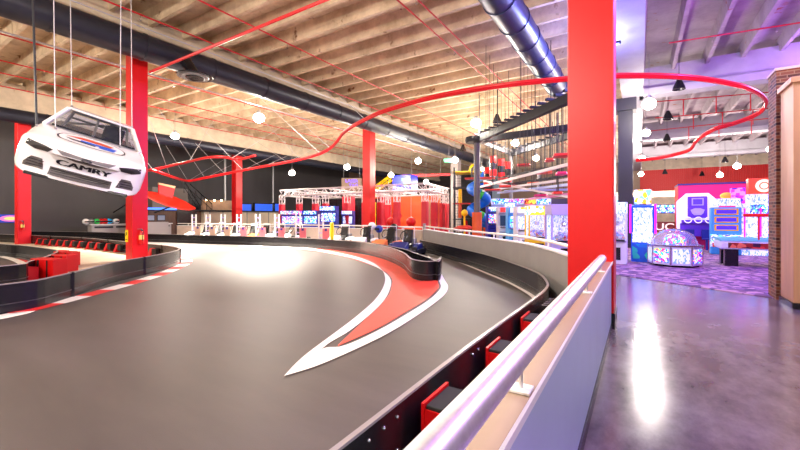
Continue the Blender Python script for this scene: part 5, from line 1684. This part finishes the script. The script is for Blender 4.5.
# black doors and blue sign under
xpan('doorway_panel', 'black doorway right of the timber wall', 'door', 177, 197, 0, 1.9, XM + .25, M_BLACK, .1)
q = onX(162, 208.8, XM + .4)
tag(MB().box((0, 0, 0), (.12, 2.2, .16)).build('light_strip', mat('strip_blue', (50, 120, 255), .3, emit=1.5), loc=q), 'blue light strip under the red wing', 'light strip')
t = thing('control_desk', 'grey control desk with monitors right of the infield column', 'desk', onX(150, 217, -29.5))
t.location.z = 0
MB().box((0, 0, .55), (.7, 2.2, 1.1)).build('base', mat('counter_grey', (176, 170, 168), .5), t, bevel=.02)
for k in range(3):
    MB().box((.1, -.75 + k * .72, 1.4), (.08, .55, .42)).build('monitor', M_DARK, t)
    MB().box((.15, -.75 + k * .72, 1.4), (.02, .47, .34)).build('monitor_screen', mat('monitor_grey', (130, 140, 160), .3, emit=.3), t)
# red wing shaped canopy with fin
XW = -28.6
pts = [(140, 192), (152, 191.5), (164, 192.5), (176, 195.5), (186, 199.5), (193, 204), (195.5, 207), (192, 208.2), (180, 207.6), (168, 204.5), (156, 200), (147, 195.5), (140, 193.5)]
w0 = onX(166, 200, XW)
t = thing('red_wing', 'long red wing-shaped panel with an upright fin, beyond the hanging car', 'wing', w0)
up_ = [onX(x, y, XW) - w0 for x, y in [(139, 190), (152, 191.5), (164, 193.5), (176, 197), (186, 201.5), (192, 205.5), (195.5, 207.5)]]
lo_ = [Vector((2.1 - .28 * k, 0, 0)) + (onX(x, y, XW + 2.1 - .28 * k) - Vector((XW + 2.1 - .28 * k, 0, 0)) - Vector((0, w0.y, w0.z))) - Vector((0, 0, 0)) for k, (x, y) in enumerate([(139, 192.8), (147, 196), (157, 200.8), (168, 205), (180, 208.2), (189, 209), (195.3, 208.2)])]
n = len(up_)
vs = []
for a, b in zip(up_, lo_):
    vs += [a, b, b - Vector((0, 0, .10)), a - Vector((0, 0, .10))]
fs = []
for i in range(n - 1):
    for k in range(4):
        fs.append((4 * i + k, 4 * i + (k + 1) % 4, 4 * i + 4 + (k + 1) % 4, 4 * i + 4 + k))
fs += [(0, 1, 2, 3), tuple(4 * (n - 1) + k for k in (3, 2, 1, 0))]
M_WING = mat('wing_red', (232, 50, 34), .4)
MB().add(vs, fs).build('panel', M_WING, t)
fin = [onX(x, y, XW + .3) - w0 for x, y in [(159, 196.5), (159, 184), (175, 188), (172.5, 198)]]
MB().add([q for q in fin] + [q + Vector((-.12, 0, 0)) for q in fin], [(0, 1, 2, 3), (7, 6, 5, 4), (0, 4, 5, 1), (1, 5, 6, 2), (2, 6, 7, 3), (3, 7, 4, 0)]).build('fin', mat('fin_red', (226, 22, 30), .45), t)
cap_ = [onX(x, y, XW + .32) - w0 for x, y in [(159, 184.4), (159, 182.8), (175.6, 186.2), (175, 188.4)]]
MB().add([q for q in cap_] + [q + Vector((-.16, 0, 0)) for q in cap_], [(0, 1, 2, 3), (7, 6, 5, 4), (0, 4, 5, 1), (1, 5, 6, 2), (2, 6, 7, 3), (3, 7, 4, 0)]).build('fin_tip', mat('fin_tip_tan', (236, 190, 150), .5), t)
q = w0
for dy in (-2.0, .6):
    MB().cyl((-.3, dy, -.1 - (.12 * (dy + 2))), (-1.6, dy - .6, -.9), .05, n=6).build('strut', M_DARK, t)
# steel posts in front of dark wall and drape poles
for i, (px, X) in enumerate([(225, -33), (273, -34)]):
    q = onX(px, 215, X)
    tag(MB().cyl((0, 0, 0), (0, 0, GB + .6), .11, n=10).build('steel_post', M_GREY, loc=(q.x, q.y, 0), smooth=True), 'slim grey post before the dark wall, ' + ['left of the red column with blue windows', 'right of the red column with blue windows'][i], 'post')

# ================================================================ bookkeeping: repeats of a kind carry a common group
from collections import Counter
tops = [o for o in C.objects if o.parent is None and o.get('label')]
cnt = Counter(o['category'] for o in tops)
for o in tops:
    if not o.get('group') and cnt[o['category']] >= 3:
        o['group'] = o['category'] + ('es' if o['category'].endswith(('s', 'ch')) else 's') + ' of the hall'
